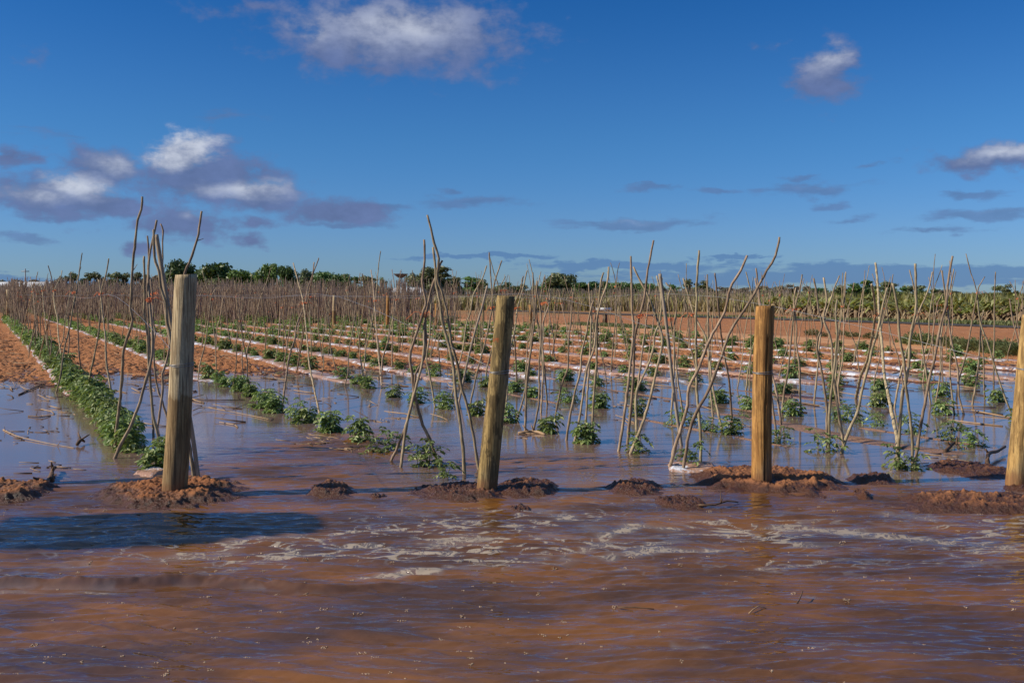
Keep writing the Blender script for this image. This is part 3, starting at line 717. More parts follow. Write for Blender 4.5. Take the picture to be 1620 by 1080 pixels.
teepee([[(132, 636), (138, 613), (149, 564), (155, 533), (158, 504), (160, 467), (163, 449), (168, 432), (172, 409)], [(181, 651), (172, 596), (168, 570), (167, 538), (162, 494), (159, 459), (156, 443)]], (160, 465), 0)
teepee([[(60, 575), (64, 558), (74, 518), (81, 486), (85, 459), (81, 437), (76, 420)], [(98, 598), (96, 558), (92, 528), (91, 504), (86, 481), (86, 460), (96, 438), (98, 428)]], (86, 460), 0)
teepee([[(46, 556), (57, 504), (67, 467), (72, 452)], [(75, 570), (72, 511), (69, 484), (67, 460), (62, 448)]], (67, 460), 0)
teepee([[(62, 560), (56, 504), (53, 469), (48, 438)], [(30, 545), (37, 518), (44, 489), (52, 460), (60, 430)]], (51, 461), 0)
# second row
teepee([[(506, 656), (496, 610), (489, 573), (486, 537), (480, 479), (473, 451), (464, 416)], [(446, 645), (451, 610), (457, 567), (466, 537), (470, 512), (483, 479), (487, 457), (495, 433), (502, 415), (504, 408)],
        [(469, 590), (480, 528), (489, 466), (494, 440), (497, 415)]], (481, 480), 1)
teepee([[(493, 580), (492, 537), (489, 482), (486, 445)], [(512, 575), (505, 530), (502, 480), (498, 452)]], (490, 470), 1)
teepee([[(692, 729), (680, 695), (669, 672), (662, 649), (655, 620), (652, 591), (648, 567), (654, 542), (663, 514), (671, 490), (674, 479), (671, 462), (668, 445), (671, 424), (672, 400), (671, 379)],
        [(618, 730), (634, 695), (644, 667), (653, 630), (658, 591), (666, 576), (673, 558), (674, 532), (673, 506), (680, 470), (685, 449), (690, 436), (695, 422), (700, 412)],
        [(634, 739), (639, 700), (643, 674), (652, 636), (662, 597), (669, 571), (671, 545), (672, 506), (680, 479), (687, 445)]], (671, 497), 1, r0=.0152)
teepee([[(757, 742), (750, 695), (740, 646), (730, 610), (724, 576), (714, 542), (709, 501), (704, 480), (698, 458), (692, 441), (694, 409), (687, 385), (682, 362), (676, 340)],
        [(735, 750), (732, 708), (727, 661), (721, 625), (718, 584), (709, 542), (701, 514), (696, 480), (690, 451), (689, 426), (685, 391)]], None, 1, r0=.0152)
teepee([[(688, 643), (682, 604), (675, 568), (680, 532), (681, 500), (684, 450)]], None, 2)
teepee([[(566, 558), (573, 503), (577, 469), (573, 433)], [(604, 613), (600, 573), (597, 543), (593, 488), (590, 451), (587, 427)], [(571, 598), (576, 580), (579, 549), (587, 518), (594, 472), (598, 430), (602, 397)]], (593, 476), 2)
teepee([[(634, 552), (631, 511), (627, 479), (624, 451), (620, 426)], [(612, 560), (618, 520), (626, 480), (631, 450)]], (627, 474), 3)
teepee([[(661, 560), (661, 522), (660, 479), (656, 449), (652, 427)], [(648, 560), (655, 510), (660, 470), (666, 440)]], (660, 472), 3)
# third row
teepee([[(726, 636), (741, 566), (753, 519), (763, 485), (771, 452)], [(715, 626), (724, 584), (732, 553), (738, 513), (745, 492), (749, 466), (764, 439), (770, 420)]], None, 2, (0,))
teepee([[(743, 645), (753, 597), (761, 566), (769, 535), (776, 501), (779, 480), (776, 432), (774, 399)], [(790, 640), (788, 590), (784, 530), (779, 480), (783, 445), (794, 412)]], (779, 487), 2)
teepee([[(800, 655), (803, 600), (806, 560), (815, 518), (819, 486), (825, 465), (834, 428)], [(818, 618), (816, 566), (813, 524), (812, 489), (822, 462), (828, 437)]], (814, 488), 2)
teepee([[(818, 663), (834, 607), (838, 566), (841, 530), (844, 498), (844, 474), (843, 431)], [(831, 684), (832, 637), (835, 589), (841, 548), (846, 500), (850, 444)], [(844, 683), (853, 631), (853, 578), (856, 533), (855, 489), (849, 459)]], None, 2)
teepee([[(856, 653), (858, 613), (860, 578), (858, 542), (859, 512), (868, 483), (870, 464)], [(866, 640), (862, 590), (857, 540), (855, 480), (861, 438)]], (859, 480), 2)
teepee([[(878, 660), (889, 607), (898, 584), (900, 536), (904, 501), (907, 462)]], None, 3)
teepee([[(900, 575), (898, 527), (890, 489), (884, 459)], [(873, 565), (880, 524), (886, 486), (893, 456)]], (888, 480), 5)
teepee([[(896, 696), (902, 657), (910, 619), (918, 589), (921, 554), (927, 530), (933, 498), (939, 475)],
        [(909, 699), (917, 660), (924, 613), (930, 578), (939, 554), (942, 530), (945, 501), (951, 477), (961, 447), (963, 422)],
        [(938, 690), (938, 657), (941, 607), (944, 566), (945, 512), (948, 474), (951, 444), (955, 431)]], None, 2)
teepee([[(927, 669), (930, 607), (933, 566), (935, 500), (931, 448)]], None, 3)
teepee([[(979, 714), (988, 654), (994, 605), (1002, 528), (1000, 485), (999, 443), (998, 405)], [(993, 702), (1000, 626), (1002, 584), (1004, 538), (1011, 503), (1020, 468), (1025, 426), (1034, 380)],
        [(997, 718), (1013, 679), (1027, 637), (1036, 598), (1044, 563), (1048, 535), (1039, 503), (1027, 471), (1016, 450), (1002, 422)]], (1012, 500), 2, r0=.0148)
teepee([[(1007, 679), (1006, 626), (1013, 605), (1027, 573), (1034, 549), (1036, 528), (1044, 507), (1046, 470), (1039, 436)], [(1002, 640), (1007, 626), (1016, 556), (1023, 503), (1029, 449)]], None, 3)
teepee([[(1078, 705), (1066, 620), (1055, 520), (1044, 433)], [(1109, 732), (1108, 682), (1103, 626), (1102, 577), (1101, 528), (1102, 471), (1102, 450), (1106, 396)]], None, 2, (0,))
teepee([[(1080, 651), (1073, 605), (1069, 570), (1062, 514), (1057, 475), (1062, 454)], [(1062, 655), (1066, 590), (1067, 521), (1070, 470), (1053, 447)]], (1061, 505), 3)
teepee([[(1060, 739), (1069, 704), (1081, 665), (1088, 640), (1090, 612), (1101, 591), (1112, 565), (1124, 535), (1146, 494), (1153, 465), (1158, 449), (1172, 428), (1182, 404)],
        [(1081, 744), (1088, 697), (1095, 668), (1108, 640), (1120, 619), (1134, 584), (1146, 550), (1156, 523), (1176, 492), (1195, 462), (1213, 428), (1227, 404), (1233, 375)]], None, 2, r0=.0152)
teepee([[(1143, 682), (1128, 615), (1118, 540), (1099, 500), (1090, 471), (1081, 440)], [(1158, 660), (1153, 600), (1143, 545), (1136, 480), (1131, 432)]], (1097, 498), 3)
teepee([[(1128, 660), (1122, 590), (1120, 520), (1119, 434)], [(1180, 618), (1186, 570), (1197, 520), (1190, 470), (1180, 430)]], None, 4)
teepee([[(1228, 690), (1222, 640), (1215, 590), (1208, 520), (1196, 424)], [(1236, 672), (1228, 620), (1218, 575), (1205, 500), (1195, 440)]], None, 3)
# fourth row
teepee([[(1237, 654), (1240, 623), (1247, 584), (1252, 530), (1256, 494), (1265, 458), (1269, 434)], [(1268, 656), (1266, 627), (1265, 582), (1260, 546), (1260, 513), (1256, 480), (1259, 455)]], (1257, 490), 4)
teepee([[(1308, 690), (1308, 646), (1303, 607), (1297, 575), (1292, 543), (1300, 515), (1294, 484), (1291, 458), (1287, 440)],
        [(1312, 713), (1312, 659), (1315, 620), (1320, 582), (1324, 530), (1322, 494), (1325, 473)],
        [(1334, 701), (1326, 646), (1318, 594), (1315, 539), (1303, 504), (1308, 475), (1303, 439)],
        [(1331, 716), (1344, 679), (1357, 650), (1363, 620), (1372, 585), (1380, 552), (1389, 520), (1397, 481), (1404, 455)]], None, 3, r0=.0148)
teepee([[(1288, 640), (1293, 585), (1299, 523), (1308, 494), (1318, 462), (1328, 436)]], None, 5)
teepee([[(1420, 712), (1419, 692), (1409, 643), (1399, 591), (1396, 552), (1391, 500), (1389, 455), (1385, 416)], [(1354, 630), (1362, 594), (1372, 569), (1380, 530), (1385, 491), (1379, 450)]], (1391, 498), 4, r0=.020)
teepee([[(1420, 738), (1422, 700), (1425, 653), (1428, 617), (1433, 607), (1438, 573), (1440, 533), (1448, 497), (1449, 467), (1448, 417)],
        [(1447, 735), (1455, 683), (1463, 640), (1470, 600), (1480, 560), (1488, 513), (1497, 480), (1500, 443), (1507, 405)],
        [(1443, 742), (1443, 693), (1438, 647), (1433, 613), (1430, 573), (1423, 533), (1420, 487), (1412, 448)]], None, 3, r0=.0148)
teepee([[(1472, 640), (1465, 587), (1458, 540), (1452, 500), (1447, 460), (1439, 427)], [(1415, 645), (1423, 600), (1433, 560), (1447, 513), (1455, 490), (1468, 460), (1475, 430)]], (1452, 497), 5)
teepee([[(1604, 664), (1587, 620), (1573, 577), (1562, 540), (1552, 513), (1546, 475)], [(1538, 640), (1545, 600), (1549, 560), (1552, 513), (1556, 490)]], None, 5)
teepee([[(1572, 610), (1572, 556), (1573, 533), (1573, 483), (1575, 430)], [(1625, 620), (1613, 550), (1603, 510), (1597, 472)]], None, 7)

# generic pairs copied along the rows
def make_pair(seed):
    r_ = random.Random(seed); n = r_.choice((2, 2, 3)); e = bpy.data.objects.new('tied_stakes', None); hz = r_.uniform(1.32, 1.55); tilt = r_.gauss(0, .06)
    for i in range(n):
        side = (-1, 1, .3)[i]; foot = Vector((side * r_.uniform(.10, .26), r_.uniform(-.22, .22), -.08)); L = r_.uniform(1.75, 2.3)
        tie = Vector((tilt + r_.gauss(0, .015), (i - 1) * .02, hz)); d = (tie - foot); over = d.normalized() * (L - d.length); over.x += r_.gauss(0, .05); over.x += -side * r_.uniform(0, .08)
        P = [foot]
        for q in (.22, .45, .7): P.append(foot + d * q + Vector((r_.gauss(0, .020), r_.gauss(0, .02), 0)))
        P += [tie, tie + over * .5 + Vector((r_.gauss(0, .018), 0, 0)), tie + over]
        b = MB(); stick_mesh(b, P, r_.uniform(.011, .0155), .006, seed * 7 + i, 5, .16)
        o = b.build('stake', M_STAKE, None, True, False); o.parent = e
    if r_.random() < .4:
        b = MB(); twine_mesh(b, (tilt, 0, hz), .020, r_.random() < .3, seed); o = b.build('twine', M_TWINE, None, True, False); o.parent = e
    return e, n
PAIRS = [make_pair(s) for s in range(14)]
firstY = [18.5, 15.6, 15.8, 15.5, 15.5, 15.2, 15.2, 15.0, 15, 15, 15]
for ri, k in enumerate(ROWK):
    Y = firstY[ri] + random.uniform(0, 1)
    while Y < YEND + (8 if ri < 4 else 0):
        x = rowxy(k, Y)
        if -.535 * Y - .3 < x < .535 * Y + .3:
            src, n = random.choice(PAIRS); e = copy_tree(src); e.location = (x + random.gauss(0, .08), Y, 0); e.rotation_euler = (0, 0, random.uniform(0, 6.28) if random.random() < .3 else random.gauss(0, .5))
            s = random.uniform(.86, 1.08) * (1.0 if random.random() < .75 else .82); e.scale = (s, s, s); TEE.append([ri, Y, e, n, False])
        Y += random.uniform(1.3, 2.1)
# some right-hand rows start nearer
for ri, y0 in ((5, 12.4), (6, 12.6), (7, 13.2), (8, 14.0)):
    Y = y0
    while Y < firstY[ri] - .4:
        x = rowxy(ROWK[ri], Y)
        if x < .53 * Y:
            src, n = random.choice(PAIRS); e = copy_tree(src); e.location = (x, Y, 0); e.rotation_euler = (0, 0, random.gauss(0, .6)); TEE.append([ri, Y, e, n, False])
        Y += 1.5
TEE.sort(key=lambda t: t[1]); NEAR, REST = TEE[:300], TEE[300:]
cnt = {}
for ri, Y, e, n, la in sorted(TEE, key=lambda t: (t[0], t[1])):
    cnt[ri] = cnt.get(ri, 0) + 1
    what = {1: 'single leaning grey stake', 2: 'crossed pair of grey stakes', 3: 'three clustered grey stakes', 4: 'four clustered grey stakes'}[n]
    if la: what = 'stakes and flat sawn lath'
    rn = ROWNAME[ri].replace('thick post', 'post')
    tag(e, '%s, %s from the front, %s' % (what, ordn(cnt[ri]), rn), 'plant stakes', 'wooden stake sets along the crop rows')

# far stakes beyond the first 300 sets: thousands, one object
def far_sticks(n, gen, name, m, hlo, hhi, rad):
    V = []; Fc = []; c = 0
    r_ = np.random.default_rng(n)
    out = []
    while len(out) < n:
        p = gen(r_)
        if p: out.append(p)
    out = np.array(out); x, y = out[:, 0], out[:, 1]
    h = r_.uniform(hlo, hhi, n); lx = r_.normal(0, .17, n); ly = r_.normal(0, .15, n); rr = rad * r_.uniform(.7, 1.3, n) * (1 + .004 * y)
    kx = r_.normal(0, .05, n)
    rings = []
    for t, w in ((0, 1), (.5, .9), (1, .55)):
        cx = x + lx * t + kx * (t == .5); cy = y + ly * t; cz = h * t
        for a in (0, 2.094, 4.189): rings.append(np.stack([cx + rr * w * np.cos(a), cy + rr * w * np.sin(a), cz], -1))
    V = np.stack(rings, 1).reshape(-1, 3)
    base = (np.arange(n) * 9)[:, None]
    q = []
    for s_ in (0, 3):
        for j in range(3): q.append([s_ + j, s_ + (j + 1) % 3, s_ + 3 + (j + 1) % 3, s_ + 3 + j])
    Fc = (base[:, :, None] + np.array(q)[None]).reshape(-1, 4)
    o = meshobj(name, V, Fc, m); return tag(o, kind='stuff')
def gen2(r_):
    y = 48 + 90 * r_.random() ** 1.5; k = r_.uniform(-30, 15.5)
    k = round(k / 1.4) * 1.4 + r_.normal(0, .10); x = rowxy(k, y)
    if abs(x) > .56 * y: return None
    return x, y
far_sticks(7500, gen2, 'distant_stakes', M_FARSTAKE, 1.7, 2.35, .019)
def gen3(r_):
    y = r_.uniform(100, 170); x = at(r_.uniform(330, 1250), y)
    return x, y
far_sticks(3800, gen3, 'distant_stakes', M_FARSTAKE, 1.3, 2.3, .022)
def gen4(r_):
    y = 80 + 30 * r_.random(); x = at(r_.uniform(835, 1320), y); return x, y
far_sticks(900, gen4, 'distant_stakes', M_FARSTAKE, 1.2, 2.1, .02)

# wires along the first four rows
for (P_, ri) in ((P1, 0), (P2, 1), (P3, 2), (P4, 3)):
    x0, y0, z0, rad = P_[1]; k = ROWK[ri]; pts = [(x0, y0 + rad, z0)]
    for Y in (11.0, 14, 18, 23, 29, 36, 47): pts.append((rowxy(k, Y), Y, 1.47 - (.03 if Y in (14, 23) else 0)))
    b = MB(); b.tube(smooth_path(pts, .8), .0017, 4); tag(b.build('trellis_wire', M_WIRE), 'thin trellis wire strung from the %s thick post along its row' % ['leftmost', 'second', 'third', 'rightmost'][ri], 'wire', 'trellis wires')

# ------------------------------------------------------------ plastic mulch strips
for ri, k in enumerate(ROWK):
    Ys2 = np.geomspace(9.0 if ri < 4 else 10.5, YEND + (10 if ri < 2 else 0), 420); nu = 9; us2 = np.linspace(-.22, .12, nu)
    def xf(u, y):
        w = (fbm(y * .9 + ri * 7, y * 0 + 3, 3, 300 + ri) - .5) * .12
        return (k * H - T * y) + u / CROW + w * (u < -.1)
    X2, Y2, Fq2 = grid(us2, Ys2, xf); Z2 = terrain(X2, Y2)
    sm = np.maximum(Z2.mean(1, keepdims=True), -.06); Zp = sm * .75 + Z2 * .25 + (-.045 + .075 * sst(15.2 if ri else 12.8, 18.0 if ri else 15.8, Y2 + 3.0 * (fbm(X2 * .8, Y2 * .8, 3, 320) - .5))) + .012 * (fbm(X2 * 6, Y2 * 6, 3, 310) - .5) - .045 * (np.abs(us2 + .05) > .15)[None, :]
    o = meshobj('plastic_mulch', np.stack([X2, Y2, Zp], -1).reshape(-1, 3), Fq2, M_PLASTIC)
    tag(o, 'white plastic mulch strip under the %s' % ROWNAME[ri].replace('row behind', 'plants behind'), 'plastic mulch', 'white plastic mulch strips')
def scrap(px0, px1, py, depth, label, seed):
    x0, Y = wp(px0, py); x1 = at(px1, Y); n, m_ = 40, 16; U, V = np.meshgrid(np.linspace(0, 1, n), np.linspace(0, 1, m_))
    x = x0 + (x1 - x0) * U + .05 * (V - .5); y = Y + depth * (V - .3) - .15 * U; ed = np.minimum(np.minimum(U, 1 - U) * 3, np.minimum(V, 1 - V) * 2)
    z = -.012 + .05 * sst(0, .5, ed) * (.25 + fbm(x * 7, y * 12, 3, seed)) + .010 * np.abs(fbm(x * 25, y * 25, 2, seed) - .5)
    idx = np.arange(n * m_).reshape(m_, n); Fq3 = np.stack([idx[:-1, :-1], idx[:-1, 1:], idx[1:, 1:], idx[1:, :-1]], -1).reshape(-1, 4)
    tag(meshobj('plastic_scrap', np.stack([x, y, z], -1).reshape(-1, 3), Fq3, M_PLASTIC), label, 'plastic sheet')
scrap(1055, 1140, 742, .55, 'crumpled white plastic end lying left of the third thick post', 401)
scrap(218, 262, 748, .35, 'crumpled pale plastic end beside the leftmost thick post', 405)

# ------------------------------------------------------------ tomato plants
def leaflet(V, Fc, o, d, n, L, W):
    """pointed folded leaflet"""
    s = d.cross(n).normalized(); b = len(V); up = n * (L * .10)
    for p in (o, o + d * L * .35 + s * W * .5 + up, o + d * L * .7 + s * W * .36, o + d * L - n * L * .22, o + d * L * .7 - s * W * .36, o + d * L * .35 - s * W * .5 + up, o + d * L * .45 - up * .4): V.append(tuple(p))
    Fc += [(b, b + 6, b + 1), (b + 1, b + 6, b + 2), (b + 2, b + 6, b + 3), (b, b + 5, b + 6), (b + 5, b + 4, b + 6), (b + 4, b + 3, b + 6)]
def make_plant(seed, dens=1.0, hgt=.34, rad=.24):
    r_ = random.Random(seed); V = []; Fc = []; st = MB()
    nst = max(2, int(r_.choice((3, 4, 4, 5)) * dens + .5))
    for s in range(nst):
        az = r_.uniform(0, 6.28); lean = r_.uniform(.05, .6) * rad; h = hgt * r_.uniform(.6, 1.0)
        pts = [Vector((0, 0, -.06)), Vector((math.cos(az) * lean * .5, math.sin(az) * lean * .5, h * .45)), Vector((math.cos(az) * lean, math.sin(az) * lean, h * .9))]
        st.tube(pts, [.006, .0045, .0025], 5)
        nl = int(r_.randint(6, 9))
        for q in range(nl):
            t = (q + .6) / nl; p = pts[0].lerp(pts[1], t * 2) if t < .5 else pts[1].lerp(pts[2], t * 2 - 1)
            if p.z < .02: p.z = .03
            a = q * 2.4 + r_.uniform(-.5, .5) + az; ln = rad * r_.uniform(.55, .95) * (1.1 - .45 * t)
            d = Vector((math.cos(a), math.sin(a), r_.uniform(.15, .7))).normalized(); m1 = p + d * ln * .5; e_ = p + d * ln + Vector((0, 0, -ln * r_.uniform(.25, .6)))
            st.tube([p, m1, e_], [.0028, .0022, .0012], 3, False)
            side = d.cross(Vector((0, 0, 1))).normalized()
            for w in range(4):
                tt = .35 + .22 * w; c = p.lerp(m1, tt * 2) if tt < .5 else m1.lerp(e_, tt * 2 - 1); L = r_.uniform(.045, .07) * (1 if w < 3 else 1.2) * hgt / .34
                nn = Vector((r_.gauss(0, .35), r_.gauss(0, .35), 1)).normalized()
                if w == 3: leaflet(V, Fc, e_, (e_ - m1).normalized(), nn, L, L * .6)
                for sg in (-1, 1):
                    dd = (side * sg + d * .5 + Vector((0, 0, -r_.uniform(0, .7)))).normalized(); leaflet(V, Fc, c, dd, nn, L * .9, L * .52)
    e = bpy.data.objects.new('tomato_plant', None)
    f = meshobj('foliage', V, Fc, M_TOMATO, None, False, False); f.parent = e
    s = st.build('stem', M_STEM, None, True, False); s.parent = e
    return e
PL_full = [make_plant(s, 1.5, .35, .20) for s in range(7)]
PL_big = [make_plant(20 + s, 1.8, .39, .25) for s in range(5)]
PL_thin = [make_plant(40 + s, .6, .33, .24) for s in range(4)]
plants = []   # row, Y, x, src, scale
def addp(ri, x, Y, src, s, rep=None): plants.append((ri, Y, x, src, s))
handy = {1: [(706, 755, 1, .75), (678, 736, 1, 1.0), (662, 738, 1, .7), (622, 712, 1, .95), (592, 715, 1, .85), (565, 697, 0, 1.0), (520, 682, 0, .95), (483, 668, 0, 1.0), (468, 660, 1, .9), (436, 652, 0, .95), (409, 645, 0, 1.0)],
         2: [(1093, 738, 1, 1.0), (1010, 716, 1, .95), (930, 700, 0, 1.0), (865, 684, 0, 1.05), (803, 668, 0, 1.0), (752, 656, 0, .95), (703, 646, 0, 1.0), (659, 637, 0, .95), (622, 628, 0, .9), (583, 614, 0, .95)],
         3: [(1437, 742, 1, 1.0), (1308, 716, 1, 1.15), (1232, 700, 1, .95), (1155, 686, 0, 1.0), (1128, 682, 1, .9), (1075, 672, 1, 1.0), (1100, 668, 1, .8), (1010, 657, 0, .95), (948, 645, 0, 1.0), (905, 636, 1, 1.05), (885, 632, 1, .95), (842, 628, 0, .9)],
         4: [(1541, 706, 1, .95), (1507, 698, 1, .95), (1440, 684, 1, .95), (1385, 673, 1, .7), (1352, 668, 1, 1.0), (1325, 664, 1, .9), (1253, 657, 0, .95), (1185, 648, 0, .9)]}
starts = {}
for ri, lst in handy.items():
    for (px, py, thin, s) in lst:
        x, Y = wp(px, py); addp(ri, x, Y, random.choice(PL_thin if thin else PL_full), s)
    starts[ri] = max(p[1] for p in plants if p[0] == ri) + .8
starts[0] = 8.55
for ri, k in enumerate(ROWK):
    Y = starts.get(ri, 9.0)
    while Y < YEND + (9 if ri < 3 else 0):
        x = rowxy(k, Y) + random.gauss(0, .05)
        if -.53 * Y - .3 < x < .53 * Y + .4 and (ri == 0 or random.random() > .05):
            fl = 8 > Y
            src = random.choice(PL_big if ri == 0 else (PL_full + PL_big if Y > 17 else PL_full)); s = random.uniform(.72, 1.14) * (1.12 if ri == 0 else 1.0) * (.8 if (Y < 10 and ri == 0) else 1)
            addp(ri, x, Y, src, s)
            if random.random() < .35 and ri: addp(ri, x + .12, Y + .12, random.choice(PL_full), s * .85)
        Y += (.46 if ri == 0 else (.72 if ri < 2 else .84)) * random.uniform(.85, 1.15)
plants.sort(key=lambda p: p[1]); near, rest = plants[:300], plants[300:]
cnt = {}
objs = []
for (ri, Y, x, src, s) in near:
    cnt[ri] = cnt.get(ri, 0) + 1
    e = copy_tree(src); e.location = (x, Y, min(max(tz(x, Y), -.02), .12)); e.rotation_euler = (random.gauss(0, .05), random.gauss(0, .05), random.uniform(0, 6.28)); s *= (.86 if ri < 2 else .78); e.scale = (s, s, s * random.uniform(.9, 1.1))
    kind = 'sparse flooded tomato plant' if src in PL_thin else ('bushy dense tomato plant' if src in PL_big else 'leafy young tomato plant')
    tag(e, '%s, %s from the front, %s' % (kind, ordn(cnt[ri]), ROWNAME[ri]), 'tomato plant', 'young tomato plants in rows')
# the rest and the next field's rows as one mass
srcV = []
for s_ in PL_full:
    f = [c for c in s_.children if c.name.startswith('foliage')][0]; n = len(f.data.vertices); v = np.empty(n * 3, np.float32); f.data.vertices.foreach_get('co', v)
    li = np.empty(len(f.data.loops), np.int32); f.data.loops.foreach_get('vertex_index', li); srcV.append((v.reshape(-1, 3), li.reshape(-1, 3)))
VV = []; FF = []; base = 0
items = [(p[2], p[1], p[4]) for p in rest]
for k in np.arange(-14, 15.5, 1.4):
    Y = 48.5
    while Y < 92:
        x = rowxy(k, Y)
        if abs(x) < .55 * Y: items.append((x, Y, 1.15))
        Y += .62
for (x, Y, s) in items:
    v, f = random.choice(srcV); a = random.uniform(0, 6.28); ca, sa = math.cos(a) * s, math.sin(a) * s
    if Y > 55: f = f[::3]
    w = np.stack([v[:, 0] * ca - v[:, 1] * sa + x, v[:, 0] * sa + v[:, 1] * ca + Y, v[:, 2] * s + .04], -1); VV.append(w); FF.append(f + base); base += len(w)
tag(meshobj('distant_tomato_plants', np.concatenate(VV), np.concatenate(FF), M_TOMATO, None, False), kind='stuff')

# ------------------------------------------------------------ flood debris
b = MB(); bs = MB()
def twig(mbx, x, y, z, L, r, a, lift=0):
    d = Vector((math.cos(a), math.sin(a), 0)); m1 = Vector((x, y, z)) + d * L * .5 + Vector((random.gauss(0, L * .06), random.gauss(0, L * .06), lift * .5))
    mbx.tube([Vector((x, y, z)), m1, Vector((x, y, z)) + d * L + Vector((0, 0, lift))], [r, r * .9, r * .5], 5)
for i in range(2800):
    Y = random.uniform(11, 34); k = random.uniform(-.6, 15); 
    if abs(min(((k - q) for q in ROWK), key=abs)) < .22: continue
    x = rowxy(k, Y)
    if abs(x) > .54 * Y: continue
    if Y < 15 and random.random() < .7: continue
    z = max(tz(x, Y), 0) + .006; a = math.atan2(DIRU[1], DIRU[0]) + random.gauss(0, .5)
    twig(bs if random.random() < .5 else b, x, Y, z, random.uniform(.12, .75), random.uniform(.004, .011), a, random.uniform(0, .05))
for (cx, cy, n, sx, sy) in ((505, 697, 34, 40, 9), (560, 712, 16, 25, 5), (60, 690, 26, 60, 14), (100, 640, 16, 50, 18), (40, 610, 16, 50, 10), (140, 655, 10, 60, 10), (440, 615, 16, 40, 9), (520, 632, 14, 35, 7), (620, 665, 12, 60, 8), (840, 690, 10, 30, 4), (1290, 640, 12, 80, 6), (1500, 720, 14, 70, 14), (900, 655, 14, 90, 12), (1000, 640, 12, 60, 8), (300, 640, 10, 60, 14), (80, 740, 12, 60, 16)):
    for i in range(n):
        x, y = wp(random.gauss(cx, sx * .5), random.gauss(cy, sy * .5)); a = random.gauss(2.62, .5)
        twig(bs if random.random() < (.75 if cx > 400 else .4) else b, x, y, .003, random.uniform(.03, .20), random.uniform(.002, .006), a, random.uniform(0, .012))
tag(b.build('twig_litter', M_TWIG), kind='stuff'); tag(bs.build('straw_litter', M_STRAW), kind='stuff')
def branch(pts, r, label, m=M_TWIG, name='drift_branch', forks=2):
    P = [Vector((*wp(px, py), z)) for px, py, z in pts]; o = P[0].copy(); b = MB(); Q = smooth_path([p - o for p in P], .05)
    b.tube(Q, [r * (1 - .5 * i / len(Q)) * random.uniform(.85, 1.15) for i in range(len(Q))], 6)
    for f in range(forks):
        i = random.randint(2, max(3, len(Q) - 3)) % len(Q); b.tube([Q[i], Q[i] + Vector((random.uniform(-.08, .08), random.uniform(-.1, .1), random.uniform(.02, .08)))], [r * .6, r * .3], 5)
    ob = b.build(name, m); ob.location = o; tag(ob, label, 'branch', 'driftwood in the flood')
branch([(5, 680, .005), (30, 692, .01), (75, 702, .008), (118, 709, .004)], .007, 'long pale broken stick floating at the left edge', M_STRAW)
branch([(122, 706, .02), (128, 703, .05), (134, 702, .02)], .018, 'short black snag standing at the tip of the long floating stick')
branch([(50, 770, .03), (60, 768, .05), (74, 766, .02), (80, 752, .02)], .020, 'black waterlogged branch behind the left soil heap')
branch([(80, 762, .02), (84, 750, .05), (88, 745, .03)], .022, 'small dark lump of driftwood right of the black branch')
branch([(1105, 803, .02), (1130, 803, .02), (1150, 800, .035), (1168, 799, .02)], .008, 'thin dark forked twig below the third post mound')
branch([(1495, 716, .01), (1510, 708, .05), (1518, 712, .02)], .020, 'dark curled root floating left of the rightmost post')
branch([(1562, 738, .02), (1564, 728, .06), (1578, 722, .05), (1590, 716, .06)], .022, 'black gnarled snag beside the rightmost post foot')
branch([(1185, 973, .01), (1200, 968, .03), (1215, 967, .01)], .003, 'wispy dry grass stalk floating in the foreground current', M_STRAW, forks=0)
branch([(1255, 965, .01), (1264, 959, .03), (1270, 952, .055)], .004, 'bent straw poking from the foreground water', forks=0)
branch([(978, 962, .006), (1005, 964, .012), (1035, 965, .006)], .004, 'thin dark twig drifting in the centre foreground', forks=0)
branch([(300, 632, .01), (350, 634, .012), (388, 633, .01)], .010, 'straight stick lying in water right of the leftmost post')
branch([(305, 653, .03), (325, 648, .03), (380, 655, .01), (425, 664, .01)], .007, 'pale driftwood pole by the second row of plants', M_STRAW)
branch([(820, 686, .004), (845, 685, .02), (862, 688, .006)], .02, 'pale bark slab floating right of the second post', M_STRAW)
branch([(30, 625, .01), (60, 612, .015), (95, 600, .01)], .012, 'dark branch afloat at the far left below the bank')
branch([(45, 659, .01), (66, 661, .015), (80, 658, .006)], .010, 'short black stick afloat at the far left')

# ------------------------------------------------------------ beyond the crop
# irrigation pipe
pts = [(at(px, F * 1.4 / (py - HOR)), F * 1.4 / (py - HOR), .10) for px, py in ((690, 487), (820, 492), (1000, 498), (1200, 504), (1340, 508), (1480, 513), (1700, 521))]
b = MB(); b.tube(smooth_path(pts, 2), .07, 8); tag(b.build('irrigation_pipe', M_BLACK), 'long black irrigation pipe along the far edge of the tilled ground', 'pipe')
b = MB(); b.tube([(at(942, 82), 82, .25), (at(968, 82), 82, .25)], .13, 8); tag(b.build('pipe_length', M_WHITE), 'short white pipe length lying on the far dark pipe', 'pipe')
x, Y = wp(957, 513); b = MB(); b.tube([(0, 0, 0), (0, 0, .42)], [.13, .125], 14); b.tube([(0, 0, .42), (0, 0, .46)], [.14, .12], 14); o = b.build('drum', M_TWIG); o.location = (x, Y, .03)
tag(o, 'small dark drum standing alone on the orange tilled ground', 'drum')

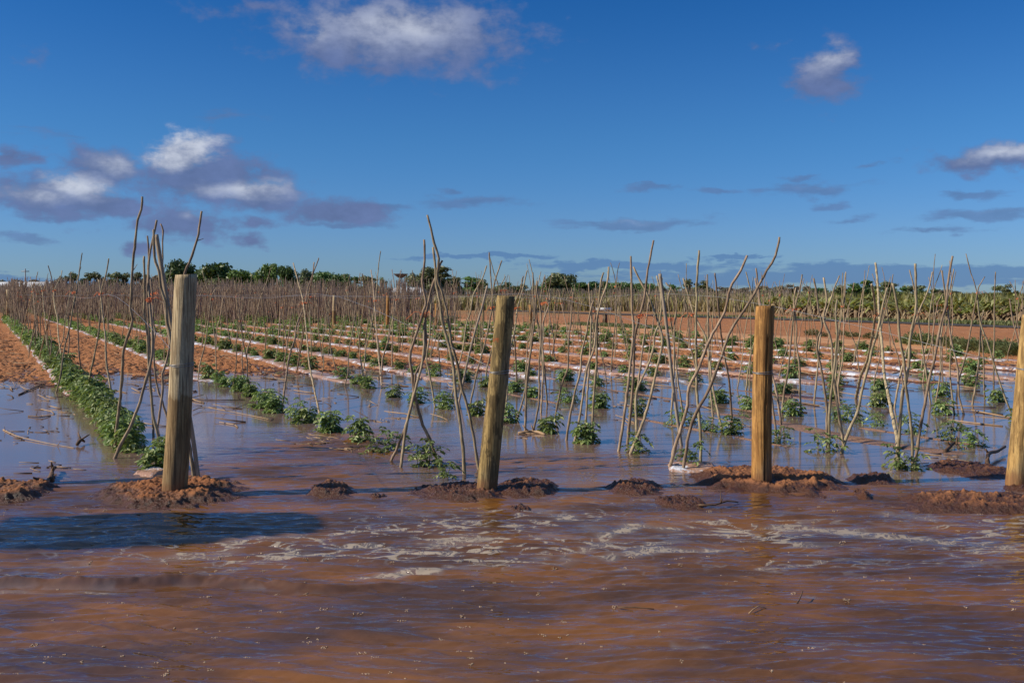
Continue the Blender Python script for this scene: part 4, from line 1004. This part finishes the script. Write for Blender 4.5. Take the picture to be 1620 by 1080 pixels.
# banana plants
def make_banana(seed, hs=1.0):
    r_ = random.Random(seed); e = bpy.data.objects.new('banana_plant', None)
    st = MB(); h = r_.uniform(.55, .95) * hs; st.tube([(0, 0, -.05), (.02, 0, h * .5), (.0, .0, h)], [.07, .055, .04], 8)
    o = st.build('trunk', M_DEADLEAF, None, True, False); o.parent = e
    V = []; Fc = []
    def blade(o_, az, el, L, W, droop, Vl, Fl):
        n = 6; b0 = len(Vl); d = Vector((math.cos(az) * math.cos(el), math.sin(az) * math.cos(el), math.sin(el))); s = Vector((-math.sin(az), math.cos(az), 0))
        for i in range(n + 1):
            t = i / n; p = o_ + d * L * t + Vector((0, 0, -droop * L * t * t)); w = W * math.sin(math.pi * min(1, .12 + .88 * t)) ** .6 * (1 - .25 * t) * r_.uniform(.75, 1.1)
            Vl += [tuple(p - s * w + Vector((0, 0, -.25 * w))), tuple(p + Vector((0, 0, 0))), tuple(p + s * w + Vector((0, 0, -.25 * w)))]
        for i in range(n):
            for j in range(2): Fl.append((b0 + i * 3 + j, b0 + i * 3 + j + 1, b0 + i * 3 + j + 4, b0 + i * 3 + j + 3))
    for q in range(r_.randint(7, 9)): blade(Vector((0, 0, h * r_.uniform(.9, 1.0))), q * 2.4 + r_.uniform(-.3, .3), r_.uniform(.5, 1.35), r_.uniform(.75, 1.25) * hs, r_.uniform(.09, .15), r_.uniform(.2, .9), V, Fc)
    f = meshobj('leaves', V, Fc, M_BANANA, None, False, False); f.parent = e
    V = []; Fc = []
    for q in range(8): blade(Vector((0, 0, h * r_.uniform(.55, .9))), q * .85 + r_.uniform(-.3, .3), r_.uniform(-.3, .3), r_.uniform(.45, .7), r_.uniform(.06, .11), r_.uniform(1.0, 1.6), V, Fc)
    f = meshobj('dead_leaves', V, Fc, M_DEADLEAF, None, False, False); f.parent = e
    return e
BAN = [make_banana(s) for s in range(7)]
rowsb = [(1300, 507, 0), (1262, 505, 4), (1232, 503, 9), (1205, 500, 15)]
for bi, (pxs, py0, dY) in enumerate(rowsb):
    px = pxs + random.uniform(0, 10); i = 0
    while px < 1640:
        py = 503 + (px - 1230) * .024; Y = F * 1.45 / (py - HOR) + dY; i += 1
        e = copy_tree(random.choice(BAN)); e.location = (at(px, Y), Y, .03); e.rotation_euler = (0, 0, random.uniform(0, 6.28)); s = random.uniform(.72, 1.18) + .02 * bi; e.scale = (s, s, s * random.uniform(.85, 1.1))
        tag(e, 'banana plant with brown skirt, %s from the left in the %s row beyond tilled ground' % (ordn(i), ['front', 'second', 'third', 'rearmost'][bi]), 'banana plant', 'banana plants beyond the tilled ground')
        px += random.uniform(10, 17)
# dry grass and yellow-green growth (uncountable)
def tufts(n, gen, name, m, hl, hh, wd, bl=7):
    V = []; Fc = []; r_ = random.Random(n); c = 0
    while c < n:
        p = gen(r_)
        if not p: continue
        c += 1; x, y = p; z = .02
        for q in range(bl):
            a = r_.uniform(0, 6.28); h = r_.uniform(hl, hh); sp = h * r_.uniform(.1, .5); w = wd * r_.uniform(.6, 1.4); ox, oy = r_.gauss(0, wd * 3), r_.gauss(0, wd * 3); b0 = len(V)
            px_, py_ = -math.sin(a) * w, math.cos(a) * w; cx, cy = math.cos(a), math.sin(a)
            V += [(x + ox - px_, y + oy - py_, z), (x + ox + px_, y + oy + py_, z), (x + ox + cx * sp * .4 + px_, y + oy + cy * sp * .4 + py_, z + h * .6), (x + ox + cx * sp * .4 - px_, y + oy + cy * sp * .4 - py_, z + h * .6), (x + ox + cx * sp, y + oy + cy * sp, z + h)]
            Fc += [(b0, b0 + 1, b0 + 2, b0 + 3), (b0 + 3, b0 + 2, b0 + 4)]
    return tag(meshobj(name, V, Fc, m, None, False), kind='stuff')
def gg(r_):
    y = 76 + 70 * r_.random(); px = r_.uniform(640, 1330)
    if y < 76 + (1330 - px) * .02: return None
    return at(px, y), y
tufts(5200, gg, 'dry_grass', M_DRYGRASS, .7, 1.45, .045)
def ggr(r_):
    px = r_.uniform(1040, 1660); Yb = F * 1.45 / (505 + (px - 1230) * .024 - HOR); y = Yb - r_.uniform(-.5, 1.2); return at(px, y), y
tufts(900, ggr, 'verge_grass', M_WEED, .08, .28, .02)
def gy(r_):
    y = 95 + 55 * r_.random(); px = r_.uniform(880, 1700); return at(px, y), y
tufts(2200, gy, 'yellow_green_growth', M_BANANA, .9, 1.8, .09, 5)
def gt(r_):                                      # creeping weeds along the track's far side
    Y = r_.uniform(20, 60); k = 18.75 + r_.gauss(0, .18)
    x = rowxy(k, Y)
    if abs(x) > .53 * Y or vn(np.array([Y * .35]), np.array([2.0]), 9)[0] < .45: return None
    return x, Y
tufts(1500, gt, 'creeping_weeds', M_WEED, .05, .22, .012)
# weed clumps on the track edge
def make_weed(seed):
    r_ = random.Random(seed); V = []; Fc = []
    for i in range(420):
        a = r_.uniform(0, 6.28); rr = .33 * math.sqrt(r_.random()); z = r_.uniform(0, .30) * (1 - (rr / .36) ** 2 * .6); o = Vector((rr * math.cos(a), rr * math.sin(a), z))
        d = Vector((math.cos(a), math.sin(a), r_.uniform(.3, 2.0))).normalized(); leaflet(V, Fc, o, d, Vector((r_.gauss(0, 1), r_.gauss(0, 1), .6)).normalized(), r_.uniform(.06, .14), .022)
    return meshobj('weed_clump', V, Fc, M_WEED, None, False, False)
WD = [make_weed(s) for s in range(5)]
spots = [(1350, 527), (1332, 524), (1378, 529), (1440, 538), (1452, 540), (1466, 538), (1480, 541), (1494, 543), (1506, 542), (1520, 546), (1532, 548), (1546, 550), (1566, 552), (1580, 554), (1594, 553), (1606, 556), (1618, 557), (1590, 551), (1285, 524), (1300, 526)]
for i, (px, py) in enumerate(sorted(spots)):
    o = random.choice(WD).copy(); COL.objects.link(o); x, Y = wp(px, py + 6, .05); o.location = (x, Y, .03); s = random.uniform(.8, 1.25) * (1 if px > 1420 else .6); o.scale = (s * 1.1, s, s * 1.0); o.rotation_euler = (0, 0, random.uniform(0, 6))
    tag(o, 'dull green weed clump, %s from the left beside the sandy track' % ordn(i + 1), 'weed clump', 'weed clumps along the track')

# ------------------------------------------------------------ trees on the horizon
def make_tree(seed, kind):
    """unit tree 8 m high, 8 m wide"""
    r_ = random.Random(seed); nr = np.random.default_rng(seed); e = bpy.data.objects.new('tree', None); t = MB()
    blobs = []
    if kind == 'round':
        nb = 15; th = 1.0
        for i in range(nb): a = r_.uniform(0, 6.28); q = r_.uniform(.0, 2.5); blobs.append((q * math.cos(a), q * math.sin(a), r_.uniform(2.2, 6.6) * (1 - .03 * q * q), r_.uniform(1.0, 1.7), 1.0))
        nl, ls = 3000, .34
    elif kind == 'airy':
        th = 1.6
        for i in range(20): a = r_.uniform(0, 6.28); z_ = r_.uniform(1.2, 7.2); q = r_.uniform(.2, 3.0) * (1.15 - z_ / 11); blobs.append((q * math.cos(a), q * math.sin(a), z_, r_.uniform(.5, 1.0), .9))
        nl, ls = 1700, .27
    else:
        th = .6
        for i in range(16): a = r_.uniform(0, 6.28); q = r_.uniform(0, 3.6); blobs.append((q * math.cos(a), q * math.sin(a), r_.uniform(.8, 6.0), r_.uniform(.9, 1.5), .8))
        nl, ls = 2200, .34
    t.tube([(0, 0, -.3), (r_.uniform(-.2, .2), 0, th), (r_.uniform(-.4, .4), r_.uniform(-.3, .3), th + 2)], [.28, .2, .12], 7)
    for bl in blobs: t.tube([(0, 0, th * r_.uniform(.6, 1)), (bl[0] * .5, bl[1] * .5, (th + bl[2]) * .5), (bl[0], bl[1], bl[2])], [.10, .07, .02], 5)
    V = []; Fc = []; wts = [b_[3] ** 2 for b_ in blobs]
    for i in range(nl):
        cx, cy, cz, br, sq = r_.choices(blobs, wts)[0]; d = Vector(nr.normal(size=3)).normalized(); rr = br * r_.uniform(.45, 1.08)
        p = Vector((cx, cy, cz)) + Vector((d.x, d.y, d.z * .8 * sq)) * rr
        n = (d + Vector(nr.normal(size=3)) * .6).normalized(); u = n.orthogonal().normalized(); u = (u * math.cos(i) + n.cross(u) * math.sin(i)); v = n.cross(u); s = ls * r_.uniform(.5, 1.3); b0 = len(V)
        V += [tuple(p - u * s), tuple(p - v * s * .45), tuple(p + u * s), tuple(p + v * s * .45)]; Fc.append((b0, b0 + 1, b0 + 2, b0 + 3))
    tr = t.build('trunk', M_BARK, None, True, False); tr.parent = e
    cr = meshobj('crown', V, Fc, None, None, False, False); cr.parent = e
    co = np.array(V); q = np.quantile(co[:, 2], .995); wx_ = np.quantile(np.abs(co[:, 0]), .98); t.V = [(v[0] / wx_, v[1] / wx_, v[2] / q) for v in t.V]
    cr.data.vertices.foreach_set('co', (co / np.array([wx_, wx_, q])).astype(np.float32).ravel())
    for v, c_ in zip(tr.data.vertices, t.V): v.co = c_
    return e, cr
TR = {k: [make_tree(100 * i + s, k) for s in range(4)] for i, k in enumerate(('round', 'airy', 'scrub'))}
# each crown kind in its own leaf colours (mesh copies carry the material)
TREES = {}
for k, cols in (('round', (0, 1)), ('airy', (1, 2, 3)), ('scrub', (0, 2, 3))):
    for c in cols:
        TREES[(k, c)] = []
        for (e, cr) in TR[k]:
            e2 = bpy.data.objects.new('tree', None); t2 = [x for x in e.children if x.name.startswith('trunk')][0].copy(); t2.parent = e2
            c2 = cr.copy(); c2.data = cr.data.copy(); c2.data.materials.append(M_CROWN[c]); c2.parent = e2; TREES[(k, c)].append(e2)
TL = []
def T_(px, top, w, kind, c, Y=200): TL.append((px, top, w, kind, c, Y))
for a_ in [(283, 412, 46, 'round', 0, 170), (305, 430, 34, 'airy', 1, 180), (338, 417, 52, 'round', 0, 170), (322, 428, 36, 'round', 0, 175), (352, 424, 36, 'round', 0, 172), (380, 427, 42, 'round', 1, 165), (400, 432, 34, 'round', 1, 170), (425, 418, 30, 'round', 1, 160), (412, 436, 28, 'round', 1, 165),
           (453, 421, 28, 'round', 0, 165), (484, 427, 26, 'round', 2, 175), (512, 430, 38, 'round', 0, 170), (538, 434, 34, 'round', 0, 172), (497, 437, 26, 'scrub', 0, 175), (556, 438, 26, 'airy', 1, 180), (575, 437, 40, 'airy', 2, 190), (594, 440, 34, 'scrub', 2, 200),
           (605, 439, 18, 'airy', 1, 150), (674, 424, 46, 'round', 2, 150), (690, 422, 52, 'airy', 2, 150), (705, 432, 40, 'airy', 2, 155), (722, 440, 30, 'scrub', 2, 160), (748, 438, 36, 'airy', 1, 170), (765, 442, 34, 'scrub', 2, 180), (790, 447, 36, 'scrub', 0, 190),
           (820, 450, 34, 'scrub', 0, 190), (850, 452, 30, 'scrub', 0, 190), (889, 432, 46, 'round', 2, 130), (875, 445, 34, 'round', 1, 132), (915, 447, 34, 'round', 0, 140), (935, 446, 40, 'round', 0, 140), (958, 446, 40, 'round', 0, 141), (980, 447, 40, 'round', 0, 140), (1003, 448, 40, 'round', 0, 142), (1025, 449, 38, 'round', 0, 140), (1040, 452, 26, 'round', 0, 145),
           (1065, 450, 30, 'airy', 1, 150), (1090, 442, 36, 'airy', 2, 130), (1106, 444, 34, 'airy', 2, 140), (1125, 452, 34, 'airy', 2, 150), (1143, 454, 34, 'airy', 3, 150), (1165, 455, 34, 'scrub', 3, 150), (1188, 455, 34, 'airy', 3, 150), (1211, 457, 32, 'scrub', 2, 140), (1235, 452, 34, 'airy', 3, 140), (1250, 450, 36, 'airy', 3, 140), (1275, 457, 44, 'scrub', 2, 130), (1300, 456, 46, 'scrub', 0, 130), (1322, 460, 36, 'scrub', 2, 130),
           (1338, 452, 40, 'scrub', 2, 120), (1362, 443, 36, 'airy', 1, 110), (1358, 456, 44, 'scrub', 0, 118), (1385, 452, 44, 'scrub', 2, 115), (1400, 446, 34, 'airy', 2, 110), (1412, 454, 44, 'scrub', 0, 118), (1436, 452, 44, 'scrub', 2, 118), (1460, 457, 44, 'scrub', 0, 116), (1484, 458, 40, 'scrub', 3, 120), (1505, 460, 40, 'scrub', 2, 120), (1528, 462, 40, 'scrub', 3, 120), (1550, 464, 36, 'scrub', 3, 118), (1575, 452, 30, 'airy', 2, 105), (1598, 450, 30, 'airy', 2, 105), (1568, 464, 44, 'scrub', 2, 112), (1600, 463, 44, 'scrub', 2, 112), (1626, 464, 40, 'scrub', 2, 112)]: T_(*a_)
px = -15
while px < 275: T_(px, 430 + random.uniform(0, 10) + (6 if px < 90 else 0), random.uniform(20, 34), random.choice(('airy', 'airy', 'scrub')), random.choice((2, 3, 3)), 190); px += random.uniform(9, 17)
px = 560
while px < 1330: T_(px, 452 + random.uniform(0, 8), random.uniform(22, 40), 'scrub', random.choice((0, 2, 3)), 215); px += random.uniform(20, 30)
TL.sort()
kn = {('round', 0): 'dark dense round tree', ('round', 1): 'bright green dense tree', ('round', 2): 'olive green broad tree', ('airy', 1): 'green open-crowned tree', ('airy', 2): 'grey-green airy tree', ('airy', 3): 'thin brownish tree', ('scrub', 0): 'low dark green bush', ('scrub', 2): 'low olive scrub bush', ('scrub', 3): 'low dry brownish bush'}
for k in list(TREES): pass
TREES[('round', 2)] = []
for (e, cr) in TR['round']:
    e2 = bpy.data.objects.new('tree', None); t2 = [x for x in e.children if x.name.startswith('trunk')][0].copy(); t2.parent = e2
    c2 = cr.copy(); c2.data = cr.data.copy(); c2.data.materials.append(M_CROWN[2]); c2.parent = e2; TREES[('round', 2)].append(e2)
for i, (px, top, w, kind, c, Y) in enumerate(TL):
    hgt_ = zz(top, Y); s = hgt_; wd_ = w * Y / F * .56
    e = copy_tree(random.choice(TREES[(kind, c)])); e.location = (at(px, Y + i % 5), Y + i % 5, 0); e.scale = (wd_, wd_, s); e.rotation_euler = (0, 0, random.uniform(0, 6.28))
    tag(e, '%s, %s tree from the left' % (kn[(kind, c)], ordn(i + 1) if i < 99 else ('hundredth' if i == 99 else 'one hundred and ' + ordn(i - 99))), 'tree', 'trees along the horizon')

# ------------------------------------------------------------ far structures
def shed(px0, px1, pyt, Y, label, roofm):
    x0, x1 = at(px0, Y), at(px1, Y); h = zz(pyt, Y); w = x1 - x0; e = empty('shed', ((x0 + x1) / 2, Y, 0), label, 'building')
    b = MB(); b.box(-w / 2, w / 2, 0, 8, -.3, h * .72); b.build('wall', M_WHITE, e, False)
    b = MB(); b.add([(-w / 2 - .3, -.6, h * .70), (w / 2 + .3, -.6, h * .70), (w / 2 + .3, 4, h), (-w / 2 - .3, 4, h), (-w / 2 - .3, 8.6, h * .70), (w / 2 + .3, 8.6, h * .70),
                     (-w / 2 - .3, -.6, h * .76), (w / 2 + .3, -.6, h * .76), (w / 2 + .3, 4, h * 1.05), (-w / 2 - .3, 4, h * 1.05), (-w / 2 - .3, 8.6, h * .76), (w / 2 + .3, 8.6, h * .76)],
                    [(6, 7, 8, 9), (9, 8, 11, 10), (1, 0, 3, 2), (2, 3, 4, 5), (0, 1, 7, 6), (5, 4, 10, 11), (1, 2, 8, 7), (2, 5, 11, 8), (0, 6, 9, 3), (3, 9, 10, 4)]); b.build('roof', roofm, e, False)
    n = max(2, int(w / 4))
    for i in range(n):
        cx = -w / 2 + w * (i + .5) / n; b = MB(); b.box(cx - w / n * .25, cx + w / n * .25, -.06, .0 - .003, .5, h * .55); b.build('opening', M_DARKW, e, False)
shed(-30, 62, 447, 170, 'long low white shed at the far left horizon', M_WHITE)
shed(622, 664, 456, 140, 'white roofed shed below the big dish antenna', M_WHITE)
# dish antenna
Yd = 520; s = Yd / F; e = empty('dish_antenna', (at(634, Yd), Yd, 0), 'large grey dish antenna pointing upward above the trees', 'antenna')
zb = zz(455, Yd); zr = zz(433, Yd); zbot = zz(440, Yd); rd = 11.5 * s
b = MB(); b.tube([(0, 0, 0), (0, 0, zb - 1.0)], [3.3 * s] * 2, 10); b.tube([(0, 0, zb - 1.0), (0, 0, zb)], [3.6 * s, 2.6 * s], 10); b.build('brick_base', M_BRICK, e, False)
b = MB()
for sx in (-1, 1):
    for sy in (-1, 1):
        b.tube([(sx * 2.3 * s, sy * 2.3 * s, zb), (sx * 1.3 * s, sy * 1.3 * s, zbot)], .35 * s, 5)
        b.tube([(sx * 2.3 * s, sy * 2.3 * s, zb), (-sx * 1.8 * s, sy * 1.8 * s, (zb + zbot) / 2), (sx * 1.3 * s, sy * 1.3 * s, zbot)], .22 * s, 5)
b.box(-3.4 * s, 3.4 * s, -2 * s, 2 * s, zb + 2.2 * s, zb + 3.4 * s); b.box(-2.2 * s, 2.2 * s, -2 * s, 2 * s, zb + 6 * s, zb + 9 * s); b.build('mount', M_GREYM, e, False)
V = []; Fc = []; n = 32; m_ = 8
for sh in (0, 1):
    for i in range(m_ + 1):
        t = i / m_
        for j in range(n): a_ = 2 * math.pi * j / n; V.append((rd * t * math.cos(a_), rd * t * math.sin(a_), zbot + (zr - zbot) * t ** 1.7 - sh * .25 * s))
    o_ = sh * (m_ + 1) * n
    for i in range(m_):
        for j in range(n): Fc.append((o_ + i * n + j, o_ + i * n + (j + 1) % n, o_ + (i + 1) * n + (j + 1) % n, o_ + (i + 1) * n + j))
q = (m_ + 1) * n
for j in range(n): Fc.append((m_ * n + j, m_ * n + (j + 1) % n, q + m_ * n + (j + 1) % n, q + m_ * n + j))
meshobj('reflector', V, Fc, M_DISH, e)
b = MB(); top = (0, 0, zr + 4.6 * s)
for a_ in (0.4, 2.5, 4.6): b.tube([(rd * .42 * math.cos(a_), rd * .42 * math.sin(a_), zr - 2 * s), top], .28 * s, 5)
b.tube([(0, 0, top[2] - .8 * s), (0, 0, top[2] + .4 * s)], .8 * s, 8); b.build('feed_tripod', M_GREYM, e)
# distant utility poles
for i, (px, pt) in enumerate(((787, 444), (1060, 447), (40, 425))):
    Y = 260; e = empty('utility_pole', (at(px, Y), Y, 0), ['thin utility pole on the horizon right of the dish antenna', 'thin utility pole on the horizon near the dark orchard trees', 'thin utility pole on the horizon at far left'][i], 'utility pole')
    b = MB(); h = zz(pt, Y); b.tube([(0, 0, 0), (0, 0, h)], .14, 6); b.build('pole', M_GREYM, e); b = MB(); b.box(-1.0, 1.0, -.1, .1, h - .8, h - .6); b.build('crossarm', M_GREYM, e)

# ------------------------------------------------------------ unseen stand added beside the camera to throw a shadow on the water
hx, hy = math.sin(SAZ), math.cos(SAZ); tn = math.tan(SEL)
def caster(x, y, z): return (x - hx * z / tn, y - hy * z / tn, z)
# made-up panel on a pole, unseen, shaped for the shadow before the first post
zc = 3.1
cs = [caster(*wp(px, py), zc + dz) for px, py, dz in ((28, 818, .2), (200, 813, .22), (470, 811, .24), (505, 816, .2), (518, 827, .1), (512, 839, .0), (480, 847, -.06), (260, 866, -.2), (-40, 872, -.22))]
cen = Vector((0, 0, 0))
for c_ in cs: cen += Vector(c_) / len(cs)
e = empty('shadow_panel_stand', (cen.x, cen.y, 0), 'unseen dark panel on a pole, added to shade the flooded channel', 'shadow panel')
b = MB(); n = len(cs); tp = [tuple(Vector(c_) - Vector((cen.x, cen.y, 0))) for c_ in cs]; bt = [(p[0], p[1], p[2] - .05) for p in tp]
b.add(tp + bt, [tuple(range(n)), tuple(range(2 * n - 1, n - 1, -1))] + [(i, i + n, (i + 1) % n + n, (i + 1) % n) for i in range(n)]); b.build('panel', M_PANEL, e, False)
b = MB(); b.tube([(0, 0, -.3), (0, 0, zc - .08)], .045, 10); b.build('pole', M_GREYM, e)
scene.render.resolution_x = 1024; scene.render.resolution_y = 682
